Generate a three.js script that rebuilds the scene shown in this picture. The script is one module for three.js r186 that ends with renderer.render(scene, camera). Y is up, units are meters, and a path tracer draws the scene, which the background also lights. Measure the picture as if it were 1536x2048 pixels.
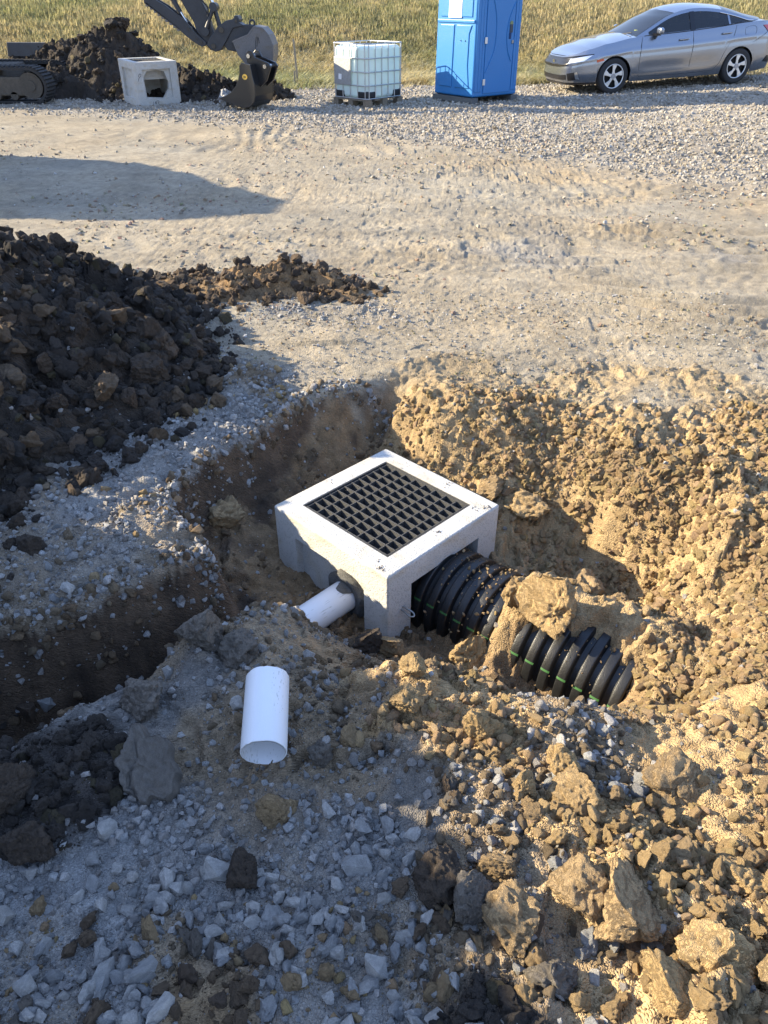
import * as THREE from 'three';
import { mergeGeometries, mergeVertices, toCreasedNormals } from 'three/addons/utils/BufferGeometryUtils.js';
import { ConvexGeometry } from 'three/addons/geometries/ConvexGeometry.js';
import { RoundedBoxGeometry } from 'three/addons/geometries/RoundedBoxGeometry.js';
import { Brush, Evaluator, SUBTRACTION, ADDITION } from 'three-bvh-csg';

// ---------------------------------------------------------------- camera, sky, sun, exposure
const scene = new THREE.Scene();
const camera = new THREE.PerspectiveCamera(69.4, 768 / 1024, 0.05, 400);
camera.position.set(0, 2.05, 0);
camera.rotation.set(-35 * Math.PI / 180, 0, 0);
scene.add(camera);

const renderer = new THREE.WebGLRenderer({ antialias: true });
renderer.setSize(768, 1024);
renderer.toneMapping = THREE.LinearToneMapping;
renderer.toneMappingExposure = 2.95;
renderer.shadowMap.enabled = true;
renderer.shadowMap.type = THREE.PCFSoftShadowMap;

const SUN_EL = 23.5 * Math.PI / 180, SUN_AZ = 10 * Math.PI / 180;
const sunDir = new THREE.Vector3(-Math.cos(SUN_EL) * Math.cos(SUN_AZ), Math.sin(SUN_EL), -Math.cos(SUN_EL) * Math.sin(SUN_AZ));
const sun = new THREE.DirectionalLight(new THREE.Color().setRGB(1.0, 0.86, 0.62), 5.0);
sun.position.copy(sunDir).multiplyScalar(40).add(new THREE.Vector3(0, 0, -8));
sun.target.position.set(0, 0, -8);
sun.castShadow = true;
sun.shadow.mapSize.set(4096, 4096);
Object.assign(sun.shadow.camera, { left: -22, right: 22, top: 22, bottom: -22, near: 1, far: 90 });
sun.shadow.radius = 1;
scene.add(sun, sun.target);

{ // clear late-afternoon sky: deep blue overhead, pale at the horizon, a little brighter round the sun
  const W = 256, Hh = 128, d = new Float32Array(W * Hh * 4), v = new THREE.Vector3();
  for (let j = 0; j < Hh; j++) for (let i = 0; i < W; i++) {
    const th = (j + 0.5) / Hh * Math.PI, ph = ((i + 0.5) / W - 0.5) * 2 * Math.PI;
    // row 0 is the bottom of the picture: straight down
    const y = -Math.cos(th), r = Math.sin(th);
    v.set(r * Math.cos(ph), y, r * Math.sin(ph));
    const e = Math.max(0, y), k = Math.pow(1 - e, 3.2), g = Math.max(0, v.dot(sunDir));
    const glow = 0.35 * Math.pow(g, 6) + 0.9 * Math.pow(g, 60);
    const o = (j * W + i) * 4;
    let R = 0.158 + 0.345 * k + glow * 0.64, G = 0.252 + 0.355 * k + glow * 0.56, B = 0.485 + 0.225 * k + glow * 0.42;
    if (y < 0) { const m = Math.min(1, -y * 12); R += (0.20 - R) * m; G += (0.17 - G) * m; B += (0.13 - B) * m; }
    d[o] = R; d[o + 1] = G; d[o + 2] = B; d[o + 3] = 1;
  }
  const t = new THREE.DataTexture(d, W, Hh, THREE.RGBAFormat, THREE.FloatType);
  t.mapping = THREE.EquirectangularReflectionMapping;
  t.magFilter = t.minFilter = THREE.LinearFilter; t.needsUpdate = true;
  scene.background = t; scene.environment = t;
}

// ---------------------------------------------------------------- helpers
let seed = 1234567;
function rnd() { seed = (seed + 0x6D2B79F5) | 0; let t = Math.imul(seed ^ (seed >>> 15), 1 | seed); t = (t + Math.imul(t ^ (t >>> 7), 61 | t)) ^ t; return ((t ^ (t >>> 14)) >>> 0) / 4294967296; }
const rr = (a, b) => a + (b - a) * rnd();
const sm = (a, b, x) => { const t = Math.min(1, Math.max(0, (x - a) / (b - a))); return t * t * (3 - 2 * t); };
const lerp = (a, b, t) => a + (b - a) * t;
const PERM = new Uint16Array(8192);
for (let i = 0; i < 8192; i++) PERM[i] = (rnd() * 65536) | 0;
const hsh = (x, y, z) => PERM[(x + PERM[(y + PERM[z & 8191]) & 8191]) & 8191] / 65536;
function n3(x, y, z) { // value noise -1..1
  const X = Math.floor(x), Y = Math.floor(y), Z = Math.floor(z);
  let u = x - X, v = y - Y, w = z - Z; u = u * u * (3 - 2 * u); v = v * v * (3 - 2 * v); w = w * w * (3 - 2 * w);
  const a = hsh(X, Y, Z), b = hsh(X + 1, Y, Z), c = hsh(X, Y + 1, Z), d = hsh(X + 1, Y + 1, Z);
  const e = hsh(X, Y, Z + 1), f = hsh(X + 1, Y, Z + 1), g = hsh(X, Y + 1, Z + 1), h = hsh(X + 1, Y + 1, Z + 1);
  const p = a + (b - a) * u, q = c + (d - c) * u, r = e + (f - e) * u, s = g + (h - g) * u;
  const m = p + (q - p) * v, n = r + (s - r) * v;
  return (m + (n - m) * w) * 2 - 1;
}
function n2(x, y, k = 0) {
  const X = Math.floor(x), Y = Math.floor(y);
  let u = x - X, v = y - Y; u = u * u * (3 - 2 * u); v = v * v * (3 - 2 * v);
  const a = hsh(X, Y, k), b = hsh(X + 1, Y, k), c = hsh(X, Y + 1, k), d = hsh(X + 1, Y + 1, k);
  const p = a + (b - a) * u, q = c + (d - c) * u;
  return (p + (q - p) * v) * 2 - 1;
}
function fb2(x, y, o, k = 0) { let s = 0, a = 1, f = 1, t = 0; for (let i = 0; i < o; i++) { s += a * n2(x * f + i * 17.3, y * f - i * 9.1, k + i); t += a; a *= 0.5; f *= 2.03; } return s / t; }
function fb3(x, y, z, o) { let s = 0, a = 1, f = 1, t = 0; for (let i = 0; i < o; i++) { s += a * n3(x * f + i * 7.7, y * f, z * f - i * 3.1); t += a; a *= 0.5; f *= 2.05; } return s / t; }
// lumps: rounded bumps on a jittered grid (0..1)
function lumps(x, y, k) {
  const X = Math.floor(x), Y = Math.floor(y); let m = 0;
  for (let j = -1; j <= 1; j++) for (let i = -1; i <= 1; i++) {
    const cx = X + i + hsh(X + i, Y + j, k), cy = Y + j + hsh(X + i, Y + j, k + 31), r = 0.35 + 0.55 * hsh(X + i, Y + j, k + 57);
    const d = ((x - cx) ** 2 + (y - cy) ** 2) / (r * r);
    if (d < 1) { const h = (1 - d) * (0.35 + r); if (h > m) m = h; }
  }
  return m;
}
// shards: tilted broken plates with hard steps between them (about -0.5..0.5)
function shards(x, y, k) {
  const X = Math.floor(x), Y = Math.floor(y); let best = 9, h = 0;
  for (let j = -1; j <= 1; j++) for (let i = -1; i <= 1; i++) {
    const A = X + i, B = Y + j, cx = A + hsh(A, B, k), cy = B + hsh(A, B, k + 31), d = (x - cx) ** 2 + (y - cy) ** 2 - 0.25 * hsh(A, B, k + 99);
    if (d < best) { best = d; h = hsh(A, B, k + 57) - 0.5 + (x - cx) * (hsh(A, B, k + 71) - 0.5) * 1.3 + (y - cy) * (hsh(A, B, k + 83) - 0.5) * 1.3; }
  }
  return h;
}
const used = {};
function numbered(n) { const k = used[n] = (used[n] ?? -1) + 1; return k ? `${n}_${String(k).padStart(3, '0')}` : n; }
function tag(o, label, category, group, kind) { o.userData.label = label; o.userData.category = category; if (group) o.userData.group = group; if (kind) o.userData.kind = kind; return o; }
function mesh(name, g, m, parent = scene) {
  const o = new THREE.Mesh(g, m); o.name = parent === scene ? numbered(name) : name; o.castShadow = o.receiveShadow = true; parent.add(o); return o;
}
function thing(name, label, category, pos = [0, 0, 0], turn = 0, group) {
  const o = new THREE.Group(); o.name = numbered(name); o.position.set(...pos); o.rotation.y = turn; scene.add(o); return tag(o, label, category, group);
}
const col = (r, g, b) => new THREE.Color().setRGB(r, g, b);
function texFrom(N, fn, srgb, rep = 1) { // fn(u,v) -> grey or [r,g,b] 0..1
  const d = new Uint8Array(N * N * 4);
  for (let j = 0; j < N; j++) for (let i = 0; i < N; i++) {
    let c = fn(i / N, j / N); if (!c.length) c = [c, c, c];
    const o = (j * N + i) * 4; for (let k = 0; k < 3; k++) d[o + k] = Math.max(0, Math.min(255, c[k] * 255)); d[o + 3] = 255;
  }
  const t = new THREE.DataTexture(d, N, N, THREE.RGBAFormat); t.wrapS = t.wrapT = THREE.RepeatWrapping; t.repeat.set(rep, rep);
  t.magFilter = THREE.LinearFilter; t.minFilter = THREE.LinearMipmapLinearFilter; t.generateMipmaps = true;
  if (srgb) t.colorSpace = THREE.SRGBColorSpace; t.needsUpdate = true; return t;
}
// tileable noise: torus sampling by wrapped lattice
function tn(u, v, f, k) { // wrapped value noise
  const x = u * f, y = v * f, X = Math.floor(x), Y = Math.floor(y); let a = x - X, b = y - Y; a = a * a * (3 - 2 * a); b = b * b * (3 - 2 * b);
  const w = (i, j) => hsh(((X + i) % f + f) % f, ((Y + j) % f + f) % f, k);
  const p = lerp(w(0, 0), w(1, 0), a), q = lerp(w(0, 1), w(1, 1), a); return lerp(p, q, b);
}
function tl(u, v, f, k) { // wrapped lumps
  const x = u * f, y = v * f, X = Math.floor(x), Y = Math.floor(y); let m = 0;
  for (let j = -1; j <= 1; j++) for (let i = -1; i <= 1; i++) {
    const A = ((X + i) % f + f) % f, B = ((Y + j) % f + f) % f;
    const cx = X + i + hsh(A, B, k), cy = Y + j + hsh(A, B, k + 3), r = 0.35 + 0.5 * hsh(A, B, k + 5);
    const d = ((x - cx) ** 2 + (y - cy) ** 2) / (r * r); if (d < 1) m = Math.max(m, (1 - d) * (0.4 + r));
  }
  return m;
}
const grainBump = texFrom(1024, (u, v) => 0.32 * tl(u, v, 150, 11) + 0.30 * tl(u, v, 300, 23) + 0.26 * tl(u, v, 44, 15) + 0.10 * tn(u, v, 60, 5) + 0.25 * tn(u, v, 420, 8));
const grainMap = texFrom(1024, (u, v) => {
  const a = 0.5 * tn(u, v, 24, 41) + 0.3 * tn(u, v, 110, 42) + 0.35 * tn(u, v, 380, 43), s = tl(u, v, 150, 44) > 0.75 ? 0.10 : 0;
  const g = 0.72 + 0.26 * a + s; return [g, g * 0.99, g * 0.97];
}, true);
// one material per substance; the texture gives only grain
function stdmat(c, o = {}) { return new THREE.MeshStandardMaterial({ color: col(...c), roughness: 0.95, ...o }); }
function earthTex(t, rep) { const c = t.clone(); c.repeat.set(rep, rep); c.needsUpdate = true; return c; }
const clodBump = earthTex(grainBump, 0.9), clodMap = earthTex(grainMap, 0.9);

// ---------------------------------------------------------------- terrain
// control points of the excavated ground: x, distance ahead, height, substance
const CPU = [[-0.407,4.31,0.01,"R"],[-0.219,4.383,0,"R"],[-0.026,4.459,0,"R"],[-0.521,4.152,-0.01,"G"],[-0.625,3.972,-0.02,"G"],[-0.774,3.756,-0.03,"G"],[-0.909,3.545,-0.03,"G"],[-1.027,3.377,-0.04,"G"],[-1.097,3.22,-0.04,"G"],[-1.15,3.106,-0.06,"G"],[-1.032,2.84,0.03,"G"],[-1.201,3.002,-0.01,"G"],[-1.405,3.031,0,"G"],[-1.621,2.945,0,"G"],[-1.828,2.861,0,"G"],[-1.297,2.679,-0.01,"G"],[-1.505,2.618,-0.02,"G"],[-1.671,2.478,-0.02,"G"],[-1.005,2.681,-0.04,"G"],[-1.183,2.492,-0.06,"G"],[-1.384,2.372,-0.07,"G"],[-1.596,2.26,-0.08,"G"],[-1.822,2.113,-0.05,"G"],[0.197,4.309,0,"T"],[0.44,4.583,-0.01,"Q"],[0.775,4.581,-0.02,"Q"],[1.058,4.468,-0.04,"Q"],[1.57,4.424,-0.03,"Q"],[1.863,4.329,-0.02,"Q"],[2.133,4.383,0,"Q"],[1.363,4.526,-0.02,"Q"],[0.2,4.383,0,"Q"],[0.471,5.005,0,"R"],[0.828,5.005,0,"R"],[1.238,4.914,0,"R"],[1.832,4.783,0,"R"],[2.279,4.612,0.02,"R"],[2.467,4.377,0.02,"R"],[-0.869,4.421,0,"G"],[-0.946,3.933,0,"G"],[-1.089,3.632,0,"G"],[-1.244,3.363,0,"G"],[-0.767,4.914,0,"R"],[2.294,4.842,0.03,"R"],[2.375,5.265,0.03,"R"],[-2.2,3,0,"G"],[-2.2,4,0,"G"],[-1.6,4.6,0,"G"],[-1,5.4,0,"R"],[0,5.6,0,"R"],[1.5,5.4,0,"R"],[2.6,4.6,0,"R"],[-2.3,2,0,"G"],[-2,5.4,0,"G"],[0,4.9,0,"R"],[0.9,4.7,0,"R"],[-2.2,2.2,0,"G"],[-1.7,2.6,0,"G"],[-2.4,1.7,0,"G"]];
const CPL = [[-0.407,4.31,0.01,"R"],[-0.219,4.383,0,"R"],[-0.026,4.459,0,"R"],[-0.514,3.779,-0.45,"b"],[-0.705,3.559,-0.5,"b"],[-0.847,3.36,-0.48,"b"],[-0.812,3.276,-0.54,"b"],[-0.732,3.094,-0.57,"b"],[-0.621,3.173,-0.6,"b"],[-0.502,2.965,-0.6,"b"],[-0.425,3.005,-0.6,"b"],[-0.781,2.909,-0.55,"b"],[-0.218,4.04,-0.45,"b"],[-1.255,1.529,0.02,"K"],[-1.19,1.606,0.01,"K"],[-1.106,1.695,0,"C"],[-1.007,1.766,0,"C"],[-0.91,1.848,-0.02,"C"],[-0.842,2.013,-0.03,"g"],[-0.785,2.184,-0.05,"g"],[-0.685,2.18,-0.06,"g"],[-0.606,2.296,-0.1,"g"],[-0.495,2.407,-0.11,"g"],[-0.387,2.381,-0.15,"g"],[-0.325,2.36,-0.24,"g"],[-0.232,2.254,-0.28,"b"],[-0.141,2.136,-0.26,"b"],[-0.329,2.027,-0.1,"g"],[-0.448,2.068,-0.06,"g"],[-0.602,1.961,-0.03,"C"],[-0.745,1.774,-0.01,"C"],[-0.239,1.882,-0.08,"g"],[-0.128,1.888,-0.1,"T"],[-0.043,1.908,-0.06,"T"],[0.041,1.895,0,"T"],[0.113,1.87,0.02,"T"],[0.179,1.765,0.04,"T"],[0.261,1.687,0.04,"T"],[0.335,1.668,0.05,"T"],[0.469,1.693,0.02,"T"],[0.592,1.704,0.02,"g"],[0.713,1.704,0.02,"g"],[0.798,1.682,0,"g"],[0.927,1.675,-0.05,"T"],[-0.045,2.644,-0.56,"b"],[0.053,2.559,-0.56,"b"],[-0.17,2.671,-0.57,"b"],[-0.272,2.71,-0.58,"b"],[0.195,2.46,-0.56,"b"],[0.427,2.419,-0.55,"b"],[0.23,2.682,-0.58,"b"],[0.458,2.722,-0.55,"b"],[0.197,4.309,0,"T"],[0.44,4.583,-0.01,"Q"],[0.775,4.581,-0.02,"Q"],[1.058,4.468,-0.04,"Q"],[1.57,4.424,-0.03,"Q"],[1.863,4.329,-0.02,"Q"],[2.133,4.383,0,"Q"],[2.364,4.166,0,"Q"],[1.363,4.526,-0.02,"Q"],[0.2,4.383,0,"Q"],[0.471,5.005,0,"R"],[0.828,5.005,0,"R"],[1.238,4.914,0,"R"],[1.832,4.783,0,"R"],[2.279,4.612,0.02,"R"],[2.467,4.377,0.02,"R"],[1.78,2.706,-0.06,"T"],[1.846,3.09,-0.04,"T"],[2.156,3.632,0,"T"],[2.306,3.031,0,"T"],[2.008,2.454,0,"T"],[1.194,2.673,-0.52,"T"],[1.045,2.781,-0.52,"T"],[1.365,2.641,-0.44,"T"],[1.404,2.365,-0.3,"T"],[1.58,2.473,-0.22,"T"],[1.598,2.251,-0.1,"T"],[1.253,1.935,-0.14,"T"],[1.107,1.759,-0.1,"T"],[1.391,1.835,0,"T"],[1.671,1.837,0.05,"T"],[1.183,1.578,0.02,"T"],[0.99,1.433,0.06,"T"],[0.85,1.462,0.02,"g"],[0.699,1.5,0.02,"g"],[0.537,1.5,0.02,"g"],[0.38,1.539,0.02,"T"],[0.216,1.539,0.02,"T"],[0.055,1.648,0.01,"T"],[-0.067,1.746,-0.03,"g"],[-0.187,1.672,-0.02,"g"],[-0.374,1.791,-0.03,"g"],[-0.559,1.729,-0.01,"g"],[-0.576,1.554,0,"g"],[-0.778,1.578,0.02,"C"],[-0.844,1.419,0.03,"K"],[-1.038,1.485,0.04,"K"],[-1.172,1.362,0.06,"K"],[-1.04,1.253,0.05,"K"],[-0.946,1.348,0.03,"K"],[-0.395,1.44,0,"g"],[-0.271,1.477,0,"g"],[-0.111,1.515,0,"g"],[0.05,1.426,0.02,"C"],[0.095,1.355,0.02,"C"],[0.206,1.39,0.02,"g"],[0.351,1.314,0.03,"g"],[0.52,1.269,0.05,"T"],[0.718,1.295,0.06,"T"],[0.833,1.212,0.09,"T"],[0.987,1.234,0.08,"T"],[1.112,1.234,0.08,"T"],[0.972,0.934,0.12,"T"],[0.906,1.034,0.1,"T"],[0.765,1.023,0.12,"T"],[0.69,0.935,0.04,"g"],[0.596,1.096,0.06,"T"],[0.47,1.151,0.04,"g"],[0.33,1.157,0.03,"g"],[0.191,1.193,0.02,"g"],[0.046,1.168,0.01,"G"],[-0.099,1.204,0,"G"],[-0.249,1.236,0,"G"],[-0.404,1.284,0,"G"],[-0.558,1.3,0,"G"],[-0.709,1.3,0,"G"],[-0.83,1.204,0,"G"],[-0.949,1.13,0,"G"],[-1.073,1.087,0,"G"],[-1.005,0.928,0,"G"],[-0.937,0.767,0,"G"],[-0.764,0.992,0,"G"],[-0.693,0.767,0,"G"],[-0.533,0.868,0,"g"],[-0.495,0.992,0,"G"],[-0.449,0.767,0,"b"],[-0.226,0.992,0,"G"],[-0.209,0.811,0,"G"],[-0.024,0.987,0.01,"G"],[-0.022,0.803,0.02,"G"],[0.104,0.86,0.02,"g"],[0.218,0.779,0.08,"K"],[0.329,0.733,0.09,"K"],[0.149,0.982,0.02,"g"],[0.304,0.944,0.02,"g"],[0.431,0.935,0.04,"g"],[0.475,0.84,0.04,"g"],[0.591,0.813,0.05,"T"],[0.699,0.817,0.12,"T"],[0.806,0.805,0.15,"T"],[0.771,0.711,0.15,"T"],[0.886,0.751,0.15,"T"],[-1.329,1.193,0.02,"G"],[-1.142,0.811,0,"G"],[1.377,1.302,0.1,"T"],[1.092,0.763,0.12,"T"],[-0.767,4.914,0,"R"],[2.294,4.842,0.03,"R"],[2.375,5.265,0.03,"R"],[0.102,4.1,-0.3,"T"],[0.1,4.198,-0.05,"T"],[0.279,3.852,-0.28,"T"],[0.278,3.957,-0.08,"T"],[0.284,4.132,0,"T"],[0.485,3.744,-0.33,"T"],[0.481,3.845,-0.12,"T"],[0.486,3.972,-0.02,"T"],[0.699,3.493,-0.41,"T"],[0.706,3.597,-0.33,"T"],[0.71,3.689,-0.25,"T"],[0.716,3.784,-0.17,"T"],[0.718,3.864,-0.08,"T"],[0.735,4.024,-0.03,"T"],[0.872,3.447,-0.6,"T"],[0.871,3.509,-0.5,"T"],[0.871,3.575,-0.41,"T"],[0.868,3.631,-0.3,"T"],[0.868,3.715,-0.18,"T"],[0.884,3.87,-0.1,"T"],[0.91,4.062,-0.05,"T"],[1.003,3.245,-0.66,"T"],[1.024,3.399,-0.6,"T"],[1.023,3.47,-0.49,"T"],[1.022,3.541,-0.38,"T"],[1.022,3.623,-0.26,"T"],[1.031,3.75,-0.15,"T"],[1.05,3.895,-0.08,"T"],[1.12,3.127,-0.67,"T"],[1.158,3.331,-0.62,"T"],[1.152,3.387,-0.5,"T"],[1.133,3.487,-0.24,"T"],[1.148,3.631,-0.13,"T"],[1.188,3.858,-0.06,"T"],[1.239,3.044,-0.67,"T"],[1.279,3.231,-0.63,"T"],[1.246,3.283,-0.37,"T"],[1.238,3.357,-0.22,"T"],[1.251,3.47,-0.13,"T"],[1.284,3.652,-0.06,"T"],[1.34,2.972,-0.66,"T"],[1.387,3.156,-0.64,"T"],[1.346,3.201,-0.36,"T"],[1.335,3.261,-0.22,"T"],[1.46,3.012,-0.66,"T"],[1.47,3.088,-0.6,"T"],[1.428,3.122,-0.35,"T"],[1.427,3.271,-0.13,"T"],[1.462,3.445,-0.05,"T"],[1.49,2.85,-0.48,"T"],[1.475,2.901,-0.34,"T"],[1.519,3.228,-0.07,"T"],[1.57,2.688,-0.32,"T"],[1.569,2.769,-0.2,"T"],[1.597,2.917,-0.1,"T"],[1.653,3.121,-0.03,"T"],[1.799,3.538,-0.01,"T"],[-0.75,2.45,-0.62,"b"],[-1,2.2,-0.64,"b"],[-1.3,1.95,-0.66,"b"],[-1.65,1.65,-0.68,"b"],[-0.5,2.7,-0.6,"b"],[-0.55,2.58,-0.5,"b"],[0.02,3.3,-0.62,"b"],[-0.3,3.6,-0.55,"b"],[0,4,-0.5,"b"],[0.1,3.95,-0.5,"b"],[0.45,2.6,-0.6,"b"],[1.2,2,-0.4,"T"],[-1,0.3,0,"G"],[0,0.3,0,"G"],[1,0.3,0.1,"T"],[0,0.7,0,"G"],[-1.9,1.2,-0.3,"K"],[-2.2,0.6,0.05,"K"],[-1,5.4,0,"R"],[0,5.6,0,"R"],[1.5,5.4,0,"R"],[2.6,4.6,0,"R"],[2.2,3.9,0,"T"],[2.7,3.4,0,"T"],[2.7,2,0.05,"T"],[0,4.9,0,"R"],[0.9,4.7,0,"R"],[1.7,4.3,0,"R"],[-0.824,2.718,-0.54,"b"],[-1.055,2.614,-0.56,"b"],[-1.277,2.42,-0.6,"b"],[-1.502,2.234,-0.63,"b"],[-1.679,2.09,-0.66,"b"],[-1.014,3.41,-0.45,"b"],[-0.825,3.588,-0.44,"b"],[-0.608,3.775,-0.42,"b"],[-0.375,3.965,-0.4,"b"],[-0.192,4.148,-0.39,"b"],[0.003,4.31,-0.38,"b"],[0.879,2.735,-0.29,"T"],[0.807,2.651,-0.27,"T"],[0.63,2.447,-0.6,"b"],[0.977,2.65,-0.3,"T"],[0.905,2.566,-0.31,"T"],[0.729,2.362,-0.62,"b"],[1.091,2.552,-0.28,"T"],[1.019,2.468,-0.3,"T"],[0.842,2.264,-0.62,"b"],[1.204,2.454,-0.27,"T"],[1.132,2.37,-0.29,"T"],[0.956,2.166,-0.56,"b"],[1.242,2.237,-0.26,"T"],[1.098,2.07,-0.3,"T"],[0.853,2.889,-0.5,"b"],[0.681,2.72,-0.25,"T"],[0.579,2.571,-0.34,"T"],[0.788,2.813,-0.3,"T"],[0.431,2.936,-0.7,"b"],[0.545,2.838,-0.6,"b"]];
const WALL = [[-1.977,1.886],[-1.775,2.034],[-1.551,2.189],[-1.351,2.309],[-1.16,2.437],[-0.981,2.588],[-0.841,2.668],[-0.79,2.713],[-0.842,2.79],[-0.952,2.883],[-1.064,3.009],[-1.096,3.144],[-1.069,3.252],[-1.022,3.361],[-0.909,3.545],[-0.774,3.756],[-0.628,3.991],[-0.524,4.172],[-0.362,4.32],[-0.155,4.372],[0.07,4.263]];

const SUB = { // real base colours and how lumpy each substance lies
  G: { c: [0.275, 0.262, 0.242], a: 0.016 }, g: { c: [0.30, 0.226, 0.145], a: 0.026 }, T: { c: [0.45, 0.322, 0.172], a: 0.036 },
  R: { c: [0.37, 0.32, 0.24], a: 0.006 }, K: { c: [0.058, 0.046, 0.036], a: 0.03 }, B: { c: [0.105, 0.07, 0.043], a: 0.02 },
  b: { c: [0.29, 0.195, 0.105], a: 0.03 }, C: { c: [0.20, 0.182, 0.16], a: 0.02 }, S: { c: [0.24, 0.185, 0.095], a: 0.02 }, Q: { c: [0.405, 0.315, 0.195], a: 0.017 }, F: { c: [0.38, 0.338, 0.28], a: 0.012 },
};
const SK = Object.keys(SUB);
function makeRB(CP, smooth) { // multiquadric interpolation through control points
  const n = CP.length, A = [], c2 = 0.07 ** 2;
  for (let i = 0; i < n; i++) { A[i] = new Float64Array(n + 1); for (let j = 0; j < n; j++) A[i][j] = Math.sqrt((CP[i][0] - CP[j][0]) ** 2 + (CP[i][1] - CP[j][1]) ** 2 + c2); A[i][i] -= smooth; A[i][n] = CP[i][2]; }
  for (let k = 0; k < n; k++) {
    let p = k; for (let i = k + 1; i < n; i++) if (Math.abs(A[i][k]) > Math.abs(A[p][k])) p = i;
    [A[k], A[p]] = [A[p], A[k]];
    for (let i = k + 1; i < n; i++) { const f = A[i][k] / A[k][k]; if (f) for (let j = k; j <= n; j++) A[i][j] -= f * A[k][j]; }
  }
  const w = new Float64Array(n);
  for (let k = n - 1; k >= 0; k--) { let s = A[k][n]; for (let j = k + 1; j < n; j++) s -= A[k][j] * w[j]; w[k] = s / A[k][k]; }
  const X = Float64Array.from(CP, p => p[0]), D = Float64Array.from(CP, p => p[1]), K = CP.map(p => SK.indexOf(p[3]));
  return { n, w, X, D, K, h(x, d) { let s = 0; for (let i = 0; i < n; i++) { const a = x - X[i], b = d - D[i]; s += w[i] * Math.sqrt(a * a + b * b + c2); } return s; } };
}
const RBU = makeRB(CPU, 0.03), RBL = makeRB(CPL, 0.016);
const WLEN = []; { let l = 0; WALL.forEach((p, i) => { if (i) l += Math.hypot(p[0] - WALL[i - 1][0], p[1] - WALL[i - 1][1]); WLEN.push(l); }); }
const wall = { s: -9, a: 0 }; // signed distance to the cut edge (positive in the pit) and run along it
function wallAt(x, D) {
  if (x > 0.5 || D < 1.2 || D > 5) { wall.s = D > 4.4 ? -9 : 9; wall.a = WLEN[WLEN.length - 1] + 9; return; }
  let best = 1e9;
  for (let i = 0; i < WALL.length - 1; i++) {
    const a = WALL[i], ux = WALL[i + 1][0] - a[0], ud = WALL[i + 1][1] - a[1], q = ((x - a[0]) * ux + (D - a[1]) * ud) / (ux * ux + ud * ud), t = Math.max(0, Math.min(1, q));
    const dx = x - a[0] - ux * t, dd = D - a[1] - ud * t, d = dx * dx + dd * dd;
    if (d < best - 1e-9) { best = d; wall.s = Math.sqrt(d) * (ux * dd - ud * dx < 0 ? 1 : -1); wall.a = WLEN[i] + t * (WLEN[i + 1] - WLEN[i]) + (i === WALL.length - 2 && q > 1 ? Math.sqrt(d) : 0); }
  }
}
const wallK = () => 1 - sm(WLEN[WLEN.length - 1] - 0.35, WLEN[WLEN.length - 1], wall.a);
function near(x, D) { return sm(-2.75, -2.15, x) * (1 - sm(2.55, 3.1, x)) * sm(-0.1, 0.4, D) * (1 - sm(5.2, 5.8, D)); }
function base(x, D) {
  let y = 0.38 * sm(4.5, 16.5, D) * 0.55 + 0.38 * 0.45 * Math.min(1, Math.max(0, (D - 4.5) / 12));
  y += (0.045 * Math.max(0, x - 3.6) - 0.06 * (1 - sm(-0.2, 1.4, x))) * sm(11, 15, D);
  if (D > 19) y += 0.25 * (D - 19) * sm(19, 24, D) * (1 - 0.5 * sm(40, 75, D));
  return y;
}
const wts = new Float64Array(SK.length);
const iB = SK.indexOf('B'), iR = SK.indexOf('R'), iG = SK.indexOf('G'), iS = SK.indexOf('S'), iT = SK.indexOf('T'), iF = SK.indexOf('F'), iQ = SK.indexOf('Q');
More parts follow.
